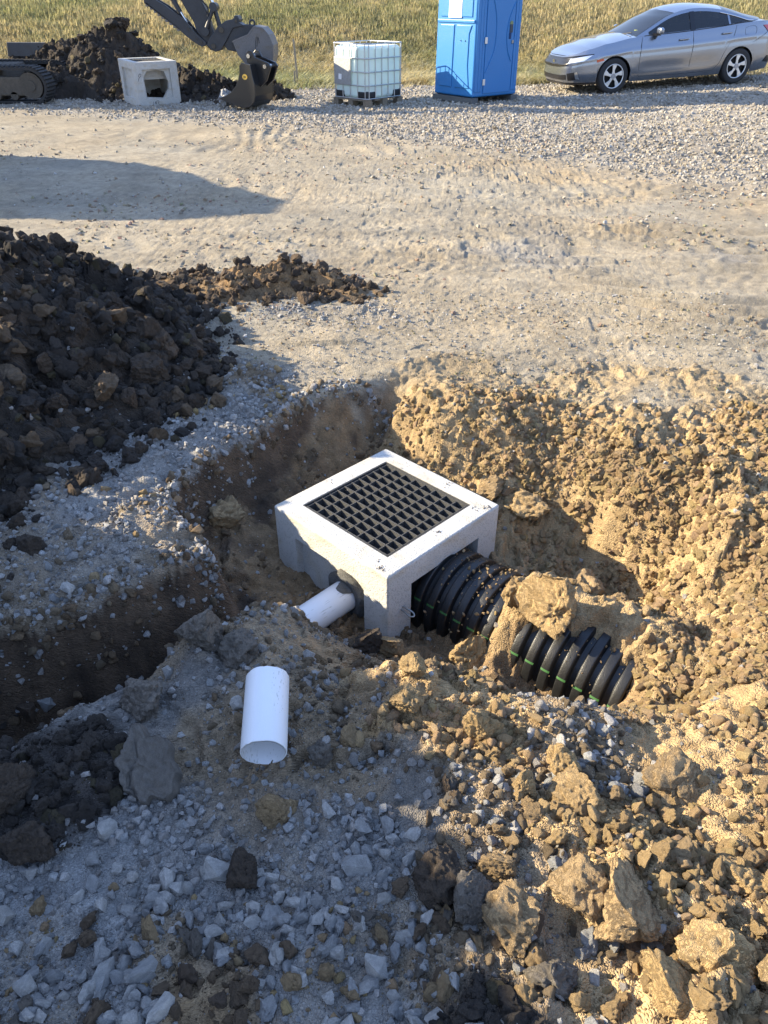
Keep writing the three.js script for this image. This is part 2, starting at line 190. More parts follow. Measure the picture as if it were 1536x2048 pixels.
function substance(x, D) { // fills wts with shares
  wts.fill(0);
  const nb = near(x, D);
  if (nb > 0) {
    const px = x + 0.15 * fb2(x * 3.1, D * 3.1, 4, 3) + 0.025 * n2(x * 22, D * 22, 9), pd = D + 0.15 * fb2(x * 3.1 + 40, D * 3.1, 3, 5) + 0.02 * n2(x * 22 + 7, D * 22, 10);
    wallAt(x, D); const k = wallK(), R = wall.s < 0.02 && k > 0.3 ? RBU : RBL;
    let t = 0; for (let i = 0; i < R.n; i++) { const a = px - R.X[i], b = pd - R.D[i], q = a * a + b * b, w = 1 / (q * q * Math.sqrt(q) + 1e-6); wts[R.K[i]] += w; t += w; }
    { const dm = 0.75 * sm(-0.12, 0.35, fb2(x * 2.2, D * 2.2, 3, 25)), q = wts[iG] * dm; wts[iG] -= q; wts[1] += q; }
    let f = 0;
    if (k > 0 && wall.s > -0.12 && wall.s < 0.3) { const y = smoothH(x, D), drop = RBU.h(x, D) - y, up = y - RBL.h(x, D); f = k * sm(0.035, 0.05, drop + 0.07 * fb3(x * 9, y * 9, D * 9, 3)) * sm(0.0, 0.06, up + 0.07 * fb3(x * 7, y * 7, D * 7, 2)); }
    for (let i = 0; i < wts.length; i++) wts[i] *= nb * (1 - f) / t;
    wts[iB] += nb * f;
  }
  if (nb < 1) {
    const f = 1 - nb, n = fb2(x * 0.35, D * 0.9, 3, 13), m = fb2(x * 1.3, D * 1.3, 3, 17);
    const edge = Math.max(8, 13 - 0.85 * Math.max(0, x) + 0.38 * Math.max(0, -x)) + 0.6 * n; // the crushed stone strip starts here
    const gf = sm(edge - 0.9, edge + 0.7, D), g = Math.max(gf, 0.6 * sm(0.10, 0.45, m) * (1 - sm(7, 9, D)));
    const s = sm(19.0 + 0.4 * n - 0.5 * sm(2, 5, x) * 0, 19.6 + 0.4 * n, D);
    const tt = 0.5 * sm(-0.1, 0.4, n) * (1 - sm(9.5, 12, D)) * sm(-0.5, 1.5, x);
    wts[iS] += f * s; wts[iF] += f * (1 - s) * gf; wts[iG] += f * (1 - s) * Math.max(0, g - gf); wts[iT] += f * (1 - s) * (1 - g) * tt; wts[iR] += f * (1 - s) * (1 - g) * (1 - tt);
  }
}
function smoothH(x, D) { const nb = near(x, D); let y = nb < 1 ? base(x, D) * (1 - nb) : 0; 
  if (nb > 0) {
    wallAt(x, D); const k = wallK();
    let h;
    if (k <= 0) h = RBL.h(x, D);
    else {
      const cutTeeth = wall.a > WLEN[9] ? 1 : 0.25, st = cutTeeth * (0.030 * n2(wall.a * 11, 1.5, 90) + 0.016 * n2(wall.a * 27, 3.5, 91)) + 0.02 * fb2(x * 3, D * 3, 2, 92) + (1 - cutTeeth) * 0.018 * n2(wall.s * 45 + wall.a * 1.5, wall.a * 2.5, 93);
      const t = Math.pow(sm(-0.02, 0.105, wall.s + st), 0.8) * 0.93 + 0.07 * sm(0.15, 0.4, wall.s);
      if (wall.s < -0.12) h = RBU.h(x, D); else h = lerp(RBU.h(x, D), RBL.h(x, D), t);
      if (k < 1) h = lerp(RBL.h(x, D), h, k);
    }
    if (x > -0.6 && x < 0.6 && D > 2.6 && D < 4) { const a = x - 0.015, b = D - 3.295, m = Math.max(Math.abs(a * 0.7108 - b * 0.7034), Math.abs(a * 0.7034 + b * 0.7108)); h -= 0.45 * (1 - sm(0.29, 0.32, m)); } // sump inside the basin
    y += nb * h;
  }
  return y; }
function roughH(x, D) { // uses wts
  let a = 0; for (let i = 0; i < wts.length; i++) a += wts[i] * SUB[SK[i]].a;
  const wx = x + 0.05 * n2(x * 7, D * 7, 21), wd = D + 0.05 * n2(x * 7 + 9, D * 7, 22), bk = sm(-0.6, 0.1, fb2(x * 1.9, D * 1.9, 3, 23));
  let y = a * (bk * (1.5 * shards(wx * 6.5, wd * 6.5, 2) + 1.0 * shards(wx * 14, wd * 14, 4)) + 0.45 * lumps(x * 19, D * 19, 5) + 0.45 * shards(x * 31, D * 31, 6) + 1.7 * fb2(x * 3.3, D * 3.3, 3, 20) - 0.2);
  const far = sm(5, 6.5, D) * (1 - sm(17, 19, D));
  if (far > 0) { // wheel ruts running across the haul road, and lug prints in them
    const w = D + 0.35 * fb2(x * 0.25, D * 0.3, 2, 30), q = sm(0.0, 0.35, n2(x * 0.12, w * 1.1, 31));
    y += far * (0.026 * fb2(x * 0.6, w * 3.6, 3, 33) + 0.010 * q * Math.sin(x * 19 + w * 7 + 9 * n2(x * 0.8, w * 0.8, 35)) * sm(-0.2, 0.4, n2(x * 1.7, w * 1.7, 37)) + 0.014 * fb2(x * 2, D * 2.6, 4, 36) + 0.008 * lumps(x * 9, D * 9, 40) * sm(-0.2, 0.5, n2(x * 0.6, D * 0.9, 43)));
  }
  for (const [d0, sl, w, ph] of [[10.7, 0.05, 0.24, 0.3], [9.15, 0.06, 0.24, 0.1], [7.75, -0.10, 0.2, 0.6], [6.7, -0.09, 0.2, 0.2], [12.0, 0.03, 0.22, 0.8]]) { // tyre prints
    const e = D - d0 - sl * x - 0.22 * n2(x * 0.22, d0, 41); if (Math.abs(e) < w * 1.25) { const f = (1 - sm(w * 0.85, w * 1.2, Math.abs(e))) * sm(-0.45, 0.1, n2(x * 0.35, d0 * 3, 42)); y += f * (-0.012 + (0.004 + 0.004 * n2(x * 2.2, d0 * 5, 45)) * Math.sin((x + Math.abs(e) * 0.9 + ph + 0.05 * n2(x * 4, D * 4, 46)) * 42)) + 0.010 * sm(w * 0.8, w, Math.abs(e)) * (1 - sm(w, w * 1.25, Math.abs(e))) * sm(-0.45, 0.1, n2(x * 0.35, d0 * 3, 42)); }
  }
  const rut = sm(1.2, 2.2, x) * sm(4.6, 5.2, D) * (1 - sm(7.5, 8.5, D)); // churned tracks beside the hole
  if (rut > 0) y += rut * 0.028 * sm(-0.1, 0.4, n2(x * 0.9 + D * 0.4, D * 0.9, 38)) * Math.sin((D + 0.25 * x) * 24 + 3 * n2(x * 1.2, D * 1.2, 39));
  return y;
}
function groundY(x, D) { substance(x, D); return smoothH(x, D) + roughH(x, D); }

{
  const xs = [], ds = [];
  const grow = (a, end, s0, k) => { const o = []; let p = a, s = s0; while (p < end) { s *= k; p += s; o.push(p); } return o; };
  const mid = []; for (let x = -2.1; x <= 2.3; x += 0.012) mid.push(x);
  const right = grow(2.3, 90, 0.012, 1.03), left = grow(2.1, 90, 0.012, 1.03).map(v => -v).reverse();
  xs.push(...left, ...mid, ...right);
  ds.push(...grow(0.55, 30, 0.02, 1.25).map(v => 1.1 - v).reverse()); for (let d = 0.56; d <= 4.6; d += 0.012) ds.push(d); ds.push(...grow(4.6, 120, 0.012, 1.0105));
  const nx = xs.length, nd = ds.length, P = new Float32Array(nx * nd * 3), C = new Float32Array(nx * nd * 3), U = new Float32Array(nx * nd * 2);
  let o = 0;
  for (let j = 0; j < nd; j++) for (let i = 0; i < nx; i++, o++) {
    const x = xs[i], D = ds[j]; substance(x, D);
    const y = smoothH(x, D) + roughH(x, D);
    // streaks on cut clay, dust and damp in patches
    let r = 0, g = 0, b = 0; for (let k = 0; k < wts.length; k++) { const c = SUB[SK[k]].c; r += wts[k] * c[0]; g += wts[k] * c[1]; b += wts[k] * c[2]; }
    const m = 1 + 0.20 * fb2(x * 2.3, D * 2.3, 4, 50) + 0.14 * n2(x * 31, D * 31, 55);
    const wB = wts[5] + 0.3 * wts[6]; const st = Math.max(0.25, 1 + wB * (0.75 * fb2((x * 0.7 + D * 0.7) * 8, y * 3 + x * 0.4, 3, 58) + 0.55 * fb2((x - D) * 1.2, y * 22, 3, 59)));
    const wr = wts[iR] + wts[iF] * 0.5, trk = 1 + wr * (0.16 * fb2(x * 0.3, D * 2.6 + 0.5 * n2(x * 0.3, D * 0.3, 62), 3, 63) + 0.10 * fb2(x * 1.6, D * 6, 2, 64));
    const warm = 0.06 * fb2(x * 1.1, D * 1.1, 3, 61);
    P[o * 3] = x; P[o * 3 + 1] = y; P[o * 3 + 2] = -D;
    C[o * 3] = r * m * st * trk * (1 + warm); C[o * 3 + 1] = g * m * st * trk; C[o * 3 + 2] = b * m * st * trk * (1 - warm * 1.5);
    U[o * 2] = x * 0.9 + 0.35 * y; U[o * 2 + 1] = D * 0.9 + 0.75 * y;
  }
  const I = new Uint32Array((nx - 1) * (nd - 1) * 6); let q = 0;
  for (let j = 0; j < nd - 1; j++) for (let i = 0; i < nx - 1; i++) { const a = j * nx + i, b = a + 1, c = a + nx, d = c + 1; I[q++] = a; I[q++] = b; I[q++] = d; I[q++] = a; I[q++] = d; I[q++] = c; }
  const geo = new THREE.BufferGeometry(); geo.setAttribute('position', new THREE.BufferAttribute(P, 3)); geo.setAttribute('color', new THREE.BufferAttribute(C, 3)); geo.setAttribute('uv', new THREE.BufferAttribute(U, 2)); geo.setIndex(new THREE.BufferAttribute(I, 1));
  geo.computeVertexNormals();
  console.log('ground', nx, nd, nx * nd * 2);
  const m = new THREE.MeshStandardMaterial({ vertexColors: true, roughness: 0.97, map: grainMap, bumpMap: grainBump, bumpScale: 0.008 });
  const gnd = mesh('ground', geo, m); tag(gnd, 'excavated earth and crushed stone ground of the building site', 'ground', null, 'structure');
}

// ---------------------------------------------------------------- loose earth and stone shapes
function boxUV(g, s) { const p = g.attributes.position, n = g.attributes.normal, u = new Float32Array(p.count * 2); for (let i = 0; i < p.count; i++) { const ax = Math.abs(n.getX(i)), ay = Math.abs(n.getY(i)), az = Math.abs(n.getZ(i)); let a, b; if (ax > ay && ax > az) { a = p.getZ(i); b = p.getY(i); } else if (ay > az) { a = p.getX(i); b = p.getZ(i); } else { a = p.getX(i); b = p.getY(i); } u[i * 2] = a * s; u[i * 2 + 1] = b * s; } g.setAttribute('uv', new THREE.BufferAttribute(u, 2)); return g; }
function stoneGeo(n, flat) { // angular crushed stone: hull of scattered points, about 1 across
  const pts = []; for (let i = 0; i < n; i++) { const v = new THREE.Vector3(rr(-1, 1), rr(-1, 1), rr(-1, 1)); v.multiplyScalar(0.5 / Math.max(0.62, Math.pow(Math.abs(v.x) ** 3 + Math.abs(v.y) ** 3 + Math.abs(v.z) ** 3, 1 / 3)) * rr(0.8, 1)); v.y *= flat; pts.push(v); }
  return boxUV(new ConvexGeometry(pts), 0.5);
}
function clodGeo(detail, amp, freq, flat = 0.8, nCut = 7) { // broken lump of soil, about 1 across: sheared faces, crumbly skin
  let g = new THREE.IcosahedronGeometry(0.5, detail); g.deleteAttribute('uv'); g.deleteAttribute('normal'); g = mergeVertices(g, 1e-5);
  const p = g.attributes.position, s = rr(0, 900), v = new THREE.Vector3(), u = new THREE.Vector3();
  const cuts = []; for (let i = 0; i < nCut; i++) cuts.push([new THREE.Vector3(rr(-1, 1), rr(-1, 1), rr(-1, 1)).normalize(), rr(0.24, 0.42)]);
  for (let i = 0; i < p.count; i++) {
    v.fromBufferAttribute(p, i); u.copy(v).normalize();
    v.multiplyScalar(1 + amp * fb3(v.x * freq + s, v.y * freq, v.z * freq, 3));
    for (const [n, d] of cuts) { const e = v.dot(n) - d; if (e > 0) v.addScaledVector(n, -e * 0.95); }
    const c = fb3(v.x * 9 + s, v.y * 9, v.z * 9, 3), e = fb3(v.x * 24 + s, v.y * 24, v.z * 24, 2), k = detail > 3 ? 1 : 0.5;
    v.addScaledVector(u, k * (0.085 * c - 0.07 * Math.max(0, Math.abs(c) - 0.25) + 0.03 * e));
    v.y *= flat; p.setXYZ(i, v.x, v.y, v.z);
  }
  g.computeVertexNormals(); return boxUV(g, 0.6);
}
const stones = []; for (let i = 0; i < 8; i++) stones.push(stoneGeo(10 + (i % 3) * 2, rr(0.6, 0.95)));
const bigStones = []; for (let i = 0; i < 8; i++) { const g = stoneGeo(13 + i % 4, rr(0.6, 0.85)); bigStones.push(g); }
const crumbs = []; for (let i = 0; i < 6; i++) crumbs.push(clodGeo(2, 0.7, 2.6, 0.8, 6));
const soilCrumbs = []; for (let i = 0; i < 6; i++) soilCrumbs.push(clodGeo(3, 0.9, 2.6, 0.85, 6));
const clods = []; for (let i = 0; i < 6; i++) clods.push(clodGeo(8, 0.8, 2.4, 0.8, 8));
const soilClods = []; for (let i = 0; i < 8; i++) soilClods.push(clodGeo(10, 0.9, 2.5, 0.85, 7));
const bigClods = []; for (let i = 0; i < 7; i++) bigClods.push(clodGeo(22, 0.75, 2.0, 0.85, 9));
const earth = (c, o = {}) => stdmat(c, { map: clodMap, bumpMap: clodBump, bumpScale: 0.006, ...o });
const M = {
  stone: [earth([0.66, 0.65, 0.63]), earth([0.52, 0.525, 0.53]), earth([0.78, 0.76, 0.73])],
  tan: [earth([0.60, 0.42, 0.205]), earth([0.53, 0.37, 0.185]), earth([0.46, 0.325, 0.175])],
  brown: [earth([0.20, 0.14, 0.085]), earth([0.15, 0.105, 0.07])],
  dark: [earth([0.058, 0.046, 0.037]), earth([0.085, 0.062, 0.043]), earth([0.045, 0.039, 0.034])],
  clay: [earth([0.235, 0.205, 0.17])],
  white: earth([1, 1, 1]),
};
const TINT = {
  stone: () => { const v = 0.34 + 0.48 * Math.pow(rnd(), 0.8), w = rr(-0.015, 0.045); return [v + w, v, v - w * 0.8]; },
  tan: () => { const v = rr(1.2, 1.75); return [0.41 * v, rr(0.275, 0.305) * v, rr(0.135, 0.17) * v]; },
  mix: () => rnd() < 0.35 ? TINT.stone() : (() => { const v = rr(0.8, 1.35); return [0.30 * v, 0.225 * v, 0.14 * v]; })(),
  brown: () => { const v = rr(0.7, 1.3); return [0.27 * v, 0.185 * v, 0.105 * v]; },
  dark: () => { const v = rr(0.6, 1.5), w = rnd() < 0.12 ? 1.6 : 1; return [0.062 * v * w, 0.049 * v * w, 0.038 * v]; },
};
const _q = new THREE.Quaternion(), _e = new THREE.Euler(), _m = new THREE.Matrix4(), _p = new THREE.Vector3(), _s = new THREE.Vector3(), _c = new THREE.Color();
// a loose mass nobody could count: items = [x, y, z, size, tint]
function mass(name, label, category, shapes, items, parent) {
  let g; if (parent) { g = new THREE.Group(); g.name = name; parent.add(g); g.userData.kind = 'stuff'; } else { g = new THREE.Group(); g.name = numbered(name); scene.add(g); tag(g, label, category, null, 'stuff'); }
  const by = shapes.map(() => []); items.forEach(it => by[(rnd() * shapes.length) | 0].push(it));
  by.forEach((l, i) => {
    if (!l.length) return;
    const im = new THREE.InstancedMesh(shapes[i], M.white, l.length); im.name = name + '_piece'; im.castShadow = im.receiveShadow = true;
    l.forEach((t, j) => { _p.set(t[0], t[1], t[2]); _e.set(rr(0, 6.28), rr(0, 6.28), rr(0, 6.28)); _q.setFromEuler(_e); const s = t[3]; _s.set(s, s * rr(0.75, 1), s * rr(0.75, 1)); im.setMatrixAt(j, _m.compose(_p, _q, _s)); im.setColorAt(j, _c.setRGB(...t[4])); });
    g.add(im);
  });
  return g;
}
function inFrame(x, y, D, mx = 1.04) { const h = 2.05 - y, Z = D * 0.8192 + h * 0.5736, v = h * 0.8192 - D * 0.5736; return Z > 0.2 && Math.abs(x / Z) < 0.519 * mx && Math.abs(v / Z) < 0.6924 * mx; }

// ---------------------------------------------------------------- dark spoil heaps
function spine(pts, x, D) { // heap height from a spine of [x, D, height, radius]
  let best = 0;
  for (let i = 0; i < pts.length - 1; i++) {
    const a = pts[i], b = pts[i + 1], ux = b[0] - a[0], ud = b[1] - a[1], t = Math.max(0, Math.min(1, ((x - a[0]) * ux + (D - a[1]) * ud) / (ux * ux + ud * ud)));
    const d = Math.hypot(x - a[0] - ux * t, D - a[1] - ud * t), r = lerp(a[3], b[3], t), h = lerp(a[2], b[2], t), q = d / r;
    const v = h * (1.13 - Math.sqrt(q * q * 1.16 + 0.0169) - 0.0); if (v > best) best = v;
  }
  return best;
}
function heapRough(x, D, s) { const a = x + 0.08 * n2(x * 5, D * 5, 76), b = D + 0.08 * n2(x * 5 + 3, D * 5, 78); return s * (0.12 * fb2(x * 2.6, D * 2.6, 3, 70) + 0.15 * shards(a * 3.6, b * 3.6, 71) + 0.085 * shards(a * 8, b * 8, 73) + 0.04 * shards(a * 18, b * 18, 75) + 0.02 * lumps(x * 40, D * 40, 77) - 0.01); }
function heap(pts, x, D, s) { const y = spine(pts, x, D); if (y <= 0) return -0.1; return y + heapRough(x, D, s) * sm(0, 0.12, y) - 0.03; }
function heapMesh(name, label, pts, s, x0, x1, d0, d1, st, sub = 'K', group) {
  const nx = Math.round((x1 - x0) / st), nd = Math.round((d1 - d0) / st), P = [], C = [], U = [], I = [], id = new Int32Array((nx + 1) * (nd + 1)).fill(-1);
  const hs = new Float32Array((nx + 1) * (nd + 1));
  for (let j = 0; j <= nd; j++) for (let i = 0; i <= nx; i++) hs[j * (nx + 1) + i] = heap(pts, x0 + i * st, d0 + j * st, s);
  const need = (i, j) => { for (let b = -1; b <= 1; b++) for (let a = -1; a <= 1; a++) { const k = (j + b) * (nx + 1) + i + a; if (i + a >= 0 && i + a <= nx && j + b >= 0 && j + b <= nd && hs[k] > -0.04) return true; } return false; };
  for (let j = 0; j <= nd; j++) for (let i = 0; i <= nx; i++) if (need(i, j)) {
    const x = x0 + i * st, D = d0 + j * st, y = smoothH(x, D) + hs[j * (nx + 1) + i];
    id[j * (nx + 1) + i] = P.length / 3; P.push(x, y, -D);
    const c = SUB[sub].c, m = 1 + 0.35 * fb2(x * 3, D * 3, 3, 80) + 0.2 * n2(x * 30, D * 30, 84), w = 0.25 * sm(0.1, 0.5, fb2(x * 1.7, D * 1.7, 3, 82));
    C.push(c[0] * m * (1 + w * 1.2), c[1] * m * (1 + w * 0.8), c[2] * m * (1 + 0.3 * w)); U.push(x * 0.9 + 0.4 * y, D * 0.9 + 0.6 * y);
  }
  for (let j = 0; j < nd; j++) for (let i = 0; i < nx; i++) { const a = id[j * (nx + 1) + i], b = id[j * (nx + 1) + i + 1], c = id[(j + 1) * (nx + 1) + i], d = id[(j + 1) * (nx + 1) + i + 1]; if (a >= 0 && b >= 0 && c >= 0 && d >= 0) I.push(a, b, d, a, d, c); }
  const g = new THREE.BufferGeometry(); g.setAttribute('position', new THREE.Float32BufferAttribute(P, 3)); g.setAttribute('color', new THREE.Float32BufferAttribute(C, 3)); g.setAttribute('uv', new THREE.Float32BufferAttribute(U, 2)); g.setIndex(I); g.computeVertexNormals();
  const o = thing(name, label, 'dirt pile', [0, 0, 0], 0, group);
  mesh('soil', g, new THREE.MeshStandardMaterial({ vertexColors: true, roughness: 0.96, map: grainMap, bumpMap: grainBump, bumpScale: 0.014 }), o);
  return o;
}
const HEAP_A = [[-4.3, 5.3, 0.42, 1.2], [-2.75, 5.15, 0.66, 1.3], [-2.4, 4.5, 0.72, 1.26], [-2.72, 3.6, 0.46, 1.1], [-3.05, 2.9, 0.60, 1.05], [-3.25, 2.25, 1.42, 1.4], [-3.1, 0.9, 1.6, 1.5], [-3.15, -0.6, 1.55, 1.5]];  // near end lies out of view, added and raised to shade the foreground
const HEAP_B = [[-1.75, 6.1, 0.09, 0.4], [-1.2, 6.15, 0.15, 0.42], [-0.75, 6.3, 0.16, 0.40], [-0.3, 6.05, 0.09, 0.26]];
function heapClods(o, pts, s, area, nBig, nSmall, x0, x1, d0, d1, big, kinds, tint) {
  const cand = [];
  for (let k = 0; k < area; k++) { const x = rr(x0, x1), D = rr(d0, d1), h = spine(pts, x, D), foot = h <= 0 && spine(pts.map(p => [p[0], p[1], p[2], p[3] * 1.16]), x, D) > 0 && rnd() < 0.3; if (h <= 0 && !foot) continue; const y = smoothH(x, D) + Math.max(0, heap(pts, x, D, s)); const sz = big * Math.pow(rnd(), 6) * (rnd() < 0.03 ? 1.7 : 1) + big * 0.09; cand.push([x, y, D, sz, inFrame(x, y, D) ? sz / D : sz * 0.01]); }
  cand.sort((a, b) => b[4] - a[4]);
  cand.slice(0, nBig).forEach(c => { const set = c[3] > 0.1 && rnd() < 0.4 ? bigClods : soilClods, m = mesh('clod', set[(rnd() * set.length) | 0], kinds[(rnd() * kinds.length) | 0], o); m.position.set(c[0], c[1] + 0.12 * c[3], -c[2]); m.rotation.set(rr(0, 6), rr(0, 6), rr(0, 6)); m.scale.set(c[3] * rr(0.8, 1.2), c[3] * rr(0.8, 1.1), c[3]); });
  const rest = cand.slice(nBig, nBig + nSmall).map(c => [c[0], c[1] + 0.15 * c[3], -c[2], c[3], tint()]);
  if (rest.length) mass('loose_crumbs', '', '', soilCrumbs, rest, o);
}
const heapA = heapMesh('spoil_pile', 'large heap of dark clumpy soil beside the stone-covered trench bank', HEAP_A, 1, -4.9, -0.9, -2.2, 7.1, 0.017);
heapClods(heapA, HEAP_A, 1, 26000, 280, 25000, -4, -1, 1.5, 7, 0.135, [...M.dark, M.dark[1], M.dark[1], M.brown[1], M.brown[0]], TINT.dark);
{ // pale stones caught in the dark heap
  const l = []; for (let k = 0; k < 900; k++) { const x = rr(-3.4, -1.2), D = rr(2.7, 6), h = spine(HEAP_A, x, D); if (h > 0.02) l.push([x, smoothH(x, D) + heap(HEAP_A, x, D, 1), -D, 0.012 + 0.055 * Math.pow(rnd(), 4), TINT.stone()]); }
  mass('pale_stones', '', '', stones, l, heapA);
}
const heapB = heapMesh('spoil_pile', 'low strip of dark brown soil clods on the haul road', HEAP_B, 0.55, -2.3, 0.1, 5.4, 6.9, 0.014, 'b');
heapClods(heapB, HEAP_B, 0.55, 3200, 170, 3000, -2.3, 0.1, 5.5, 6.9, 0.10, [M.dark[1], M.brown[0], M.brown[1], M.brown[1]], TINT.brown);
function topY(x, D) { const g = groundY(x, D); return Math.max(g, smoothH(x, D) + heap(HEAP_A, x, D, 1), smoothH(x, D) + heap(HEAP_B, x, D, 0.55)); }
function inBox(x, D, m = 0) { const a = x - 0.015, b = D - 3.295; return Math.abs(a * 0.707 - b * 0.707) < 0.43 + m && Math.abs(a * 0.707 + b * 0.707) < 0.43 + m; }
function overPipe(x, D) { const a = x - 0.015, b = D - 3.295, u = a * 0.707 - b * 0.707, v = a * 0.707 + b * 0.707; return Math.abs(v) < 0.25 && u > 0.4 && u < 1.5; }

// ---------------------------------------------------------------- concrete catch basin with its grate
const concTex = texFrom(512, (u, v) => { const a = 0.5 * tn(u, v, 6, 91) + 0.3 * tn(u, v, 17, 92) + 0.2 * tn(u, v, 60, 93), p = tl(u, v, 64, 94) > 0.868 ? -0.14 : 0, d = Math.max(0, tn(u, v, 9, 95) - 0.62) * 0.5; const g = 0.91 + 0.07 * a + p * 0.55; return [g - d * 0.15, g - d * 0.3, g - d * 0.55]; }, true);
const concBump = texFrom(512, (u, v) => 0.75 - (tl(u, v, 64, 94) > 0.868 ? 0.6 : 0) + 0.2 * tn(u, v, 120, 96));
const concMat = new THREE.MeshStandardMaterial({ color: col(0.555, 0.545, 0.51), roughness: 0.88, map: earthTex(concTex, 1.6), bumpMap: earthTex(concBump, 1.6), bumpScale: 0.002 });
const ev = new Evaluator(); ev.attributes = ['position', 'normal', 'uv'];
function cut(a, list) { let b = new Brush(a); b.updateMatrixWorld(); for (const [g, p, r] of list) { const c = new Brush(g); c.position.set(...p); if (r) c.rotation.set(...r); c.updateMatrixWorld(); b = ev.evaluate(b, c, SUBTRACTION); } return b.geometry; }
const S = 0.865;
function basinBody(H, recess, opts) { // local: base at y 0, open top
  const w = recess, list = [[new THREE.BoxGeometry(0.66, H, 0.66), [0, 0.06, 0]], [new THREE.BoxGeometry(0.645, 0.12, 0.645), [0, H - 0.0, 0]]];
  list.push([new THREE.BoxGeometry(0.09, opts.rh, w), [S / 2, opts.ry, 0]], [new THREE.BoxGeometry(0.09, opts.rh, w), [-S / 2, opts.ry, 0]], [new THREE.BoxGeometry(w, opts.rh, 0.09), [0, opts.ry, S / 2]], [new THREE.BoxGeometry(w, opts.rh, 0.09), [0, opts.ry, -S / 2]]);
  list.push(...opts.more);
  const g = cut(new RoundedBoxGeometry(S, H, S, 3, 0.012).translate(0, H / 2, 0), list);
  return boxUV(g, 1);
}
function grate(parent, y, W, na, nb, depth, mat) { // bearing bars along x, cross bars along z
  const sp = W / na;
  const bar = new THREE.BoxGeometry(W, depth, 0.006), cr = new THREE.BoxGeometry(0.006, depth * 0.55, sp - 0.0065);
  const g = new THREE.Group(); g.name = 'grate'; parent.add(g);
  for (let i = 0; i <= na; i++) { const b = mesh('bearing_bar', bar, mat, g); b.position.set(0, y - depth / 2, -W / 2 + i * sp); }
  for (let k = 0; k <= nb; k++) { const x = k === nb ? W / 2 - 0.004 : -W / 2 + 0.004 + k * (W - 0.03) / (nb - 0.45); const gs = []; for (let i = 0; i < na; i++) gs.push(cr.clone().translate(0, 0, -W / 2 + (i + 0.5) * sp)); const b = mesh('cross_bar', mergeGeometries(gs), mat, g); b.position.set(x, y - depth * 0.28 - 0.002, 0); }
  return g;
}
const steelDark = new THREE.MeshStandardMaterial({ color: col(0.075, 0.076, 0.078), metalness: 0.3, roughness: 0.6, map: earthTex(concTex, 6), bumpMap: earthTex(grainBump, 2), bumpScale: 0.0015 });
const BOXTURN = -44.7 * Math.PI / 180, BTOP = -0.21, BH = 0.92;
const basin = thing('catch_basin', 'square concrete catch basin with steel grate set in the dug pit', 'catch basin', [0.015, BTOP - BH, -3.295], BOXTURN);
mesh('body', basinBody(BH, 0.53, { rh: 0.78, ry: BH - 0.135 - 0.39, more: [[new THREE.BoxGeometry(0.3, 0.62, 0.53), [S / 2, BH - 0.135 - 0.31, 0]], [new THREE.CylinderGeometry(0.115, 0.115, 0.4, 32), [0.10, BH - 0.325, S / 2], [Math.PI / 2, 0, 0]]] }), concMat, basin);
{
  const fr = mesh('grate_frame', mergeGeometries([[0, 0.317, 0.634, 0.006], [0, -0.317, 0.634, 0.006], [0.317, 0, 0.006, 0.628], [-0.317, 0, 0.006, 0.628]].map(([x, z, a, b]) => new THREE.BoxGeometry(a, 0.05, b).translate(x, BH - 0.027, z))), steelDark, basin);
  grate(basin, BH - 0.006, 0.612, 11, 8, 0.075, steelDark);
  const gm = earth([0.24, 0.24, 0.235], { bumpScale: 0.01 });
  // lump of mortar round the white pipe
  const rg = new THREE.TorusGeometry(0.105, 0.036, 12, 48); { const p = rg.attributes.position; for (let i = 0; i < p.count; i++) { const x = p.getX(i), y = p.getY(i), z = p.getZ(i), n = 1 + 0.16 * fb3(x * 22, y * 22, z * 22, 2); p.setXYZ(i, x * n, y * n, z * n); } rg.computeVertexNormals(); }
  const ring = mesh('mortar_collar', rg, gm, basin); ring.position.set(0.10, BH - 0.325, S / 2 - 0.045);
  // bent wire lifting loop beside the opening
  const c = new THREE.CatmullRomCurve3([[0.43, 0, 0], [0.455, 0.002, -0.002], [0.50, -0.004, -0.006], [0.515, -0.008, 0.006], [0.50, -0.012, 0.017], [0.46, -0.01, 0.014], [0.43, -0.012, 0.012]].map(p => new THREE.Vector3(...p)));
  const w = mesh('lifting_loop', new THREE.TubeGeometry(c, 40, 0.0045, 8), new THREE.MeshStandardMaterial({ color: col(0.35, 0.35, 0.34), metalness: 0.8, roughness: 0.45 }), basin); w.position.set(0, BH - 0.25, 0.325);
  // crumbs of soil spilled on the concrete rim
  const l = []; for (const [cx, cz, r, n] of [[0.36, 0.40, 0.025, 30], [0.405, -0.36, 0.03, 34], [0.36, -0.30, 0.03, 14], [0.1, -0.38, 0.06, 18], [-0.2, -0.37, 0.09, 16], [0.31, 0.365, 0.02, 8], [-0.36, 0.1, 0.12, 10], [0.36, 0, 0.06, 14]]) for (let k = 0; k < n * 0.7; k++) l.push([cx + r * (rnd() + rnd() - 1), BH + 0.002, cz + r * (rnd() + rnd() - 1), rr(0.003, 0.008), TINT.mix()]);
  mass('soil_crumbs', '', '', crumbs, l.filter(t => Math.abs(t[0]) < 0.425 && Math.abs(t[2]) < 0.425), basin);
}

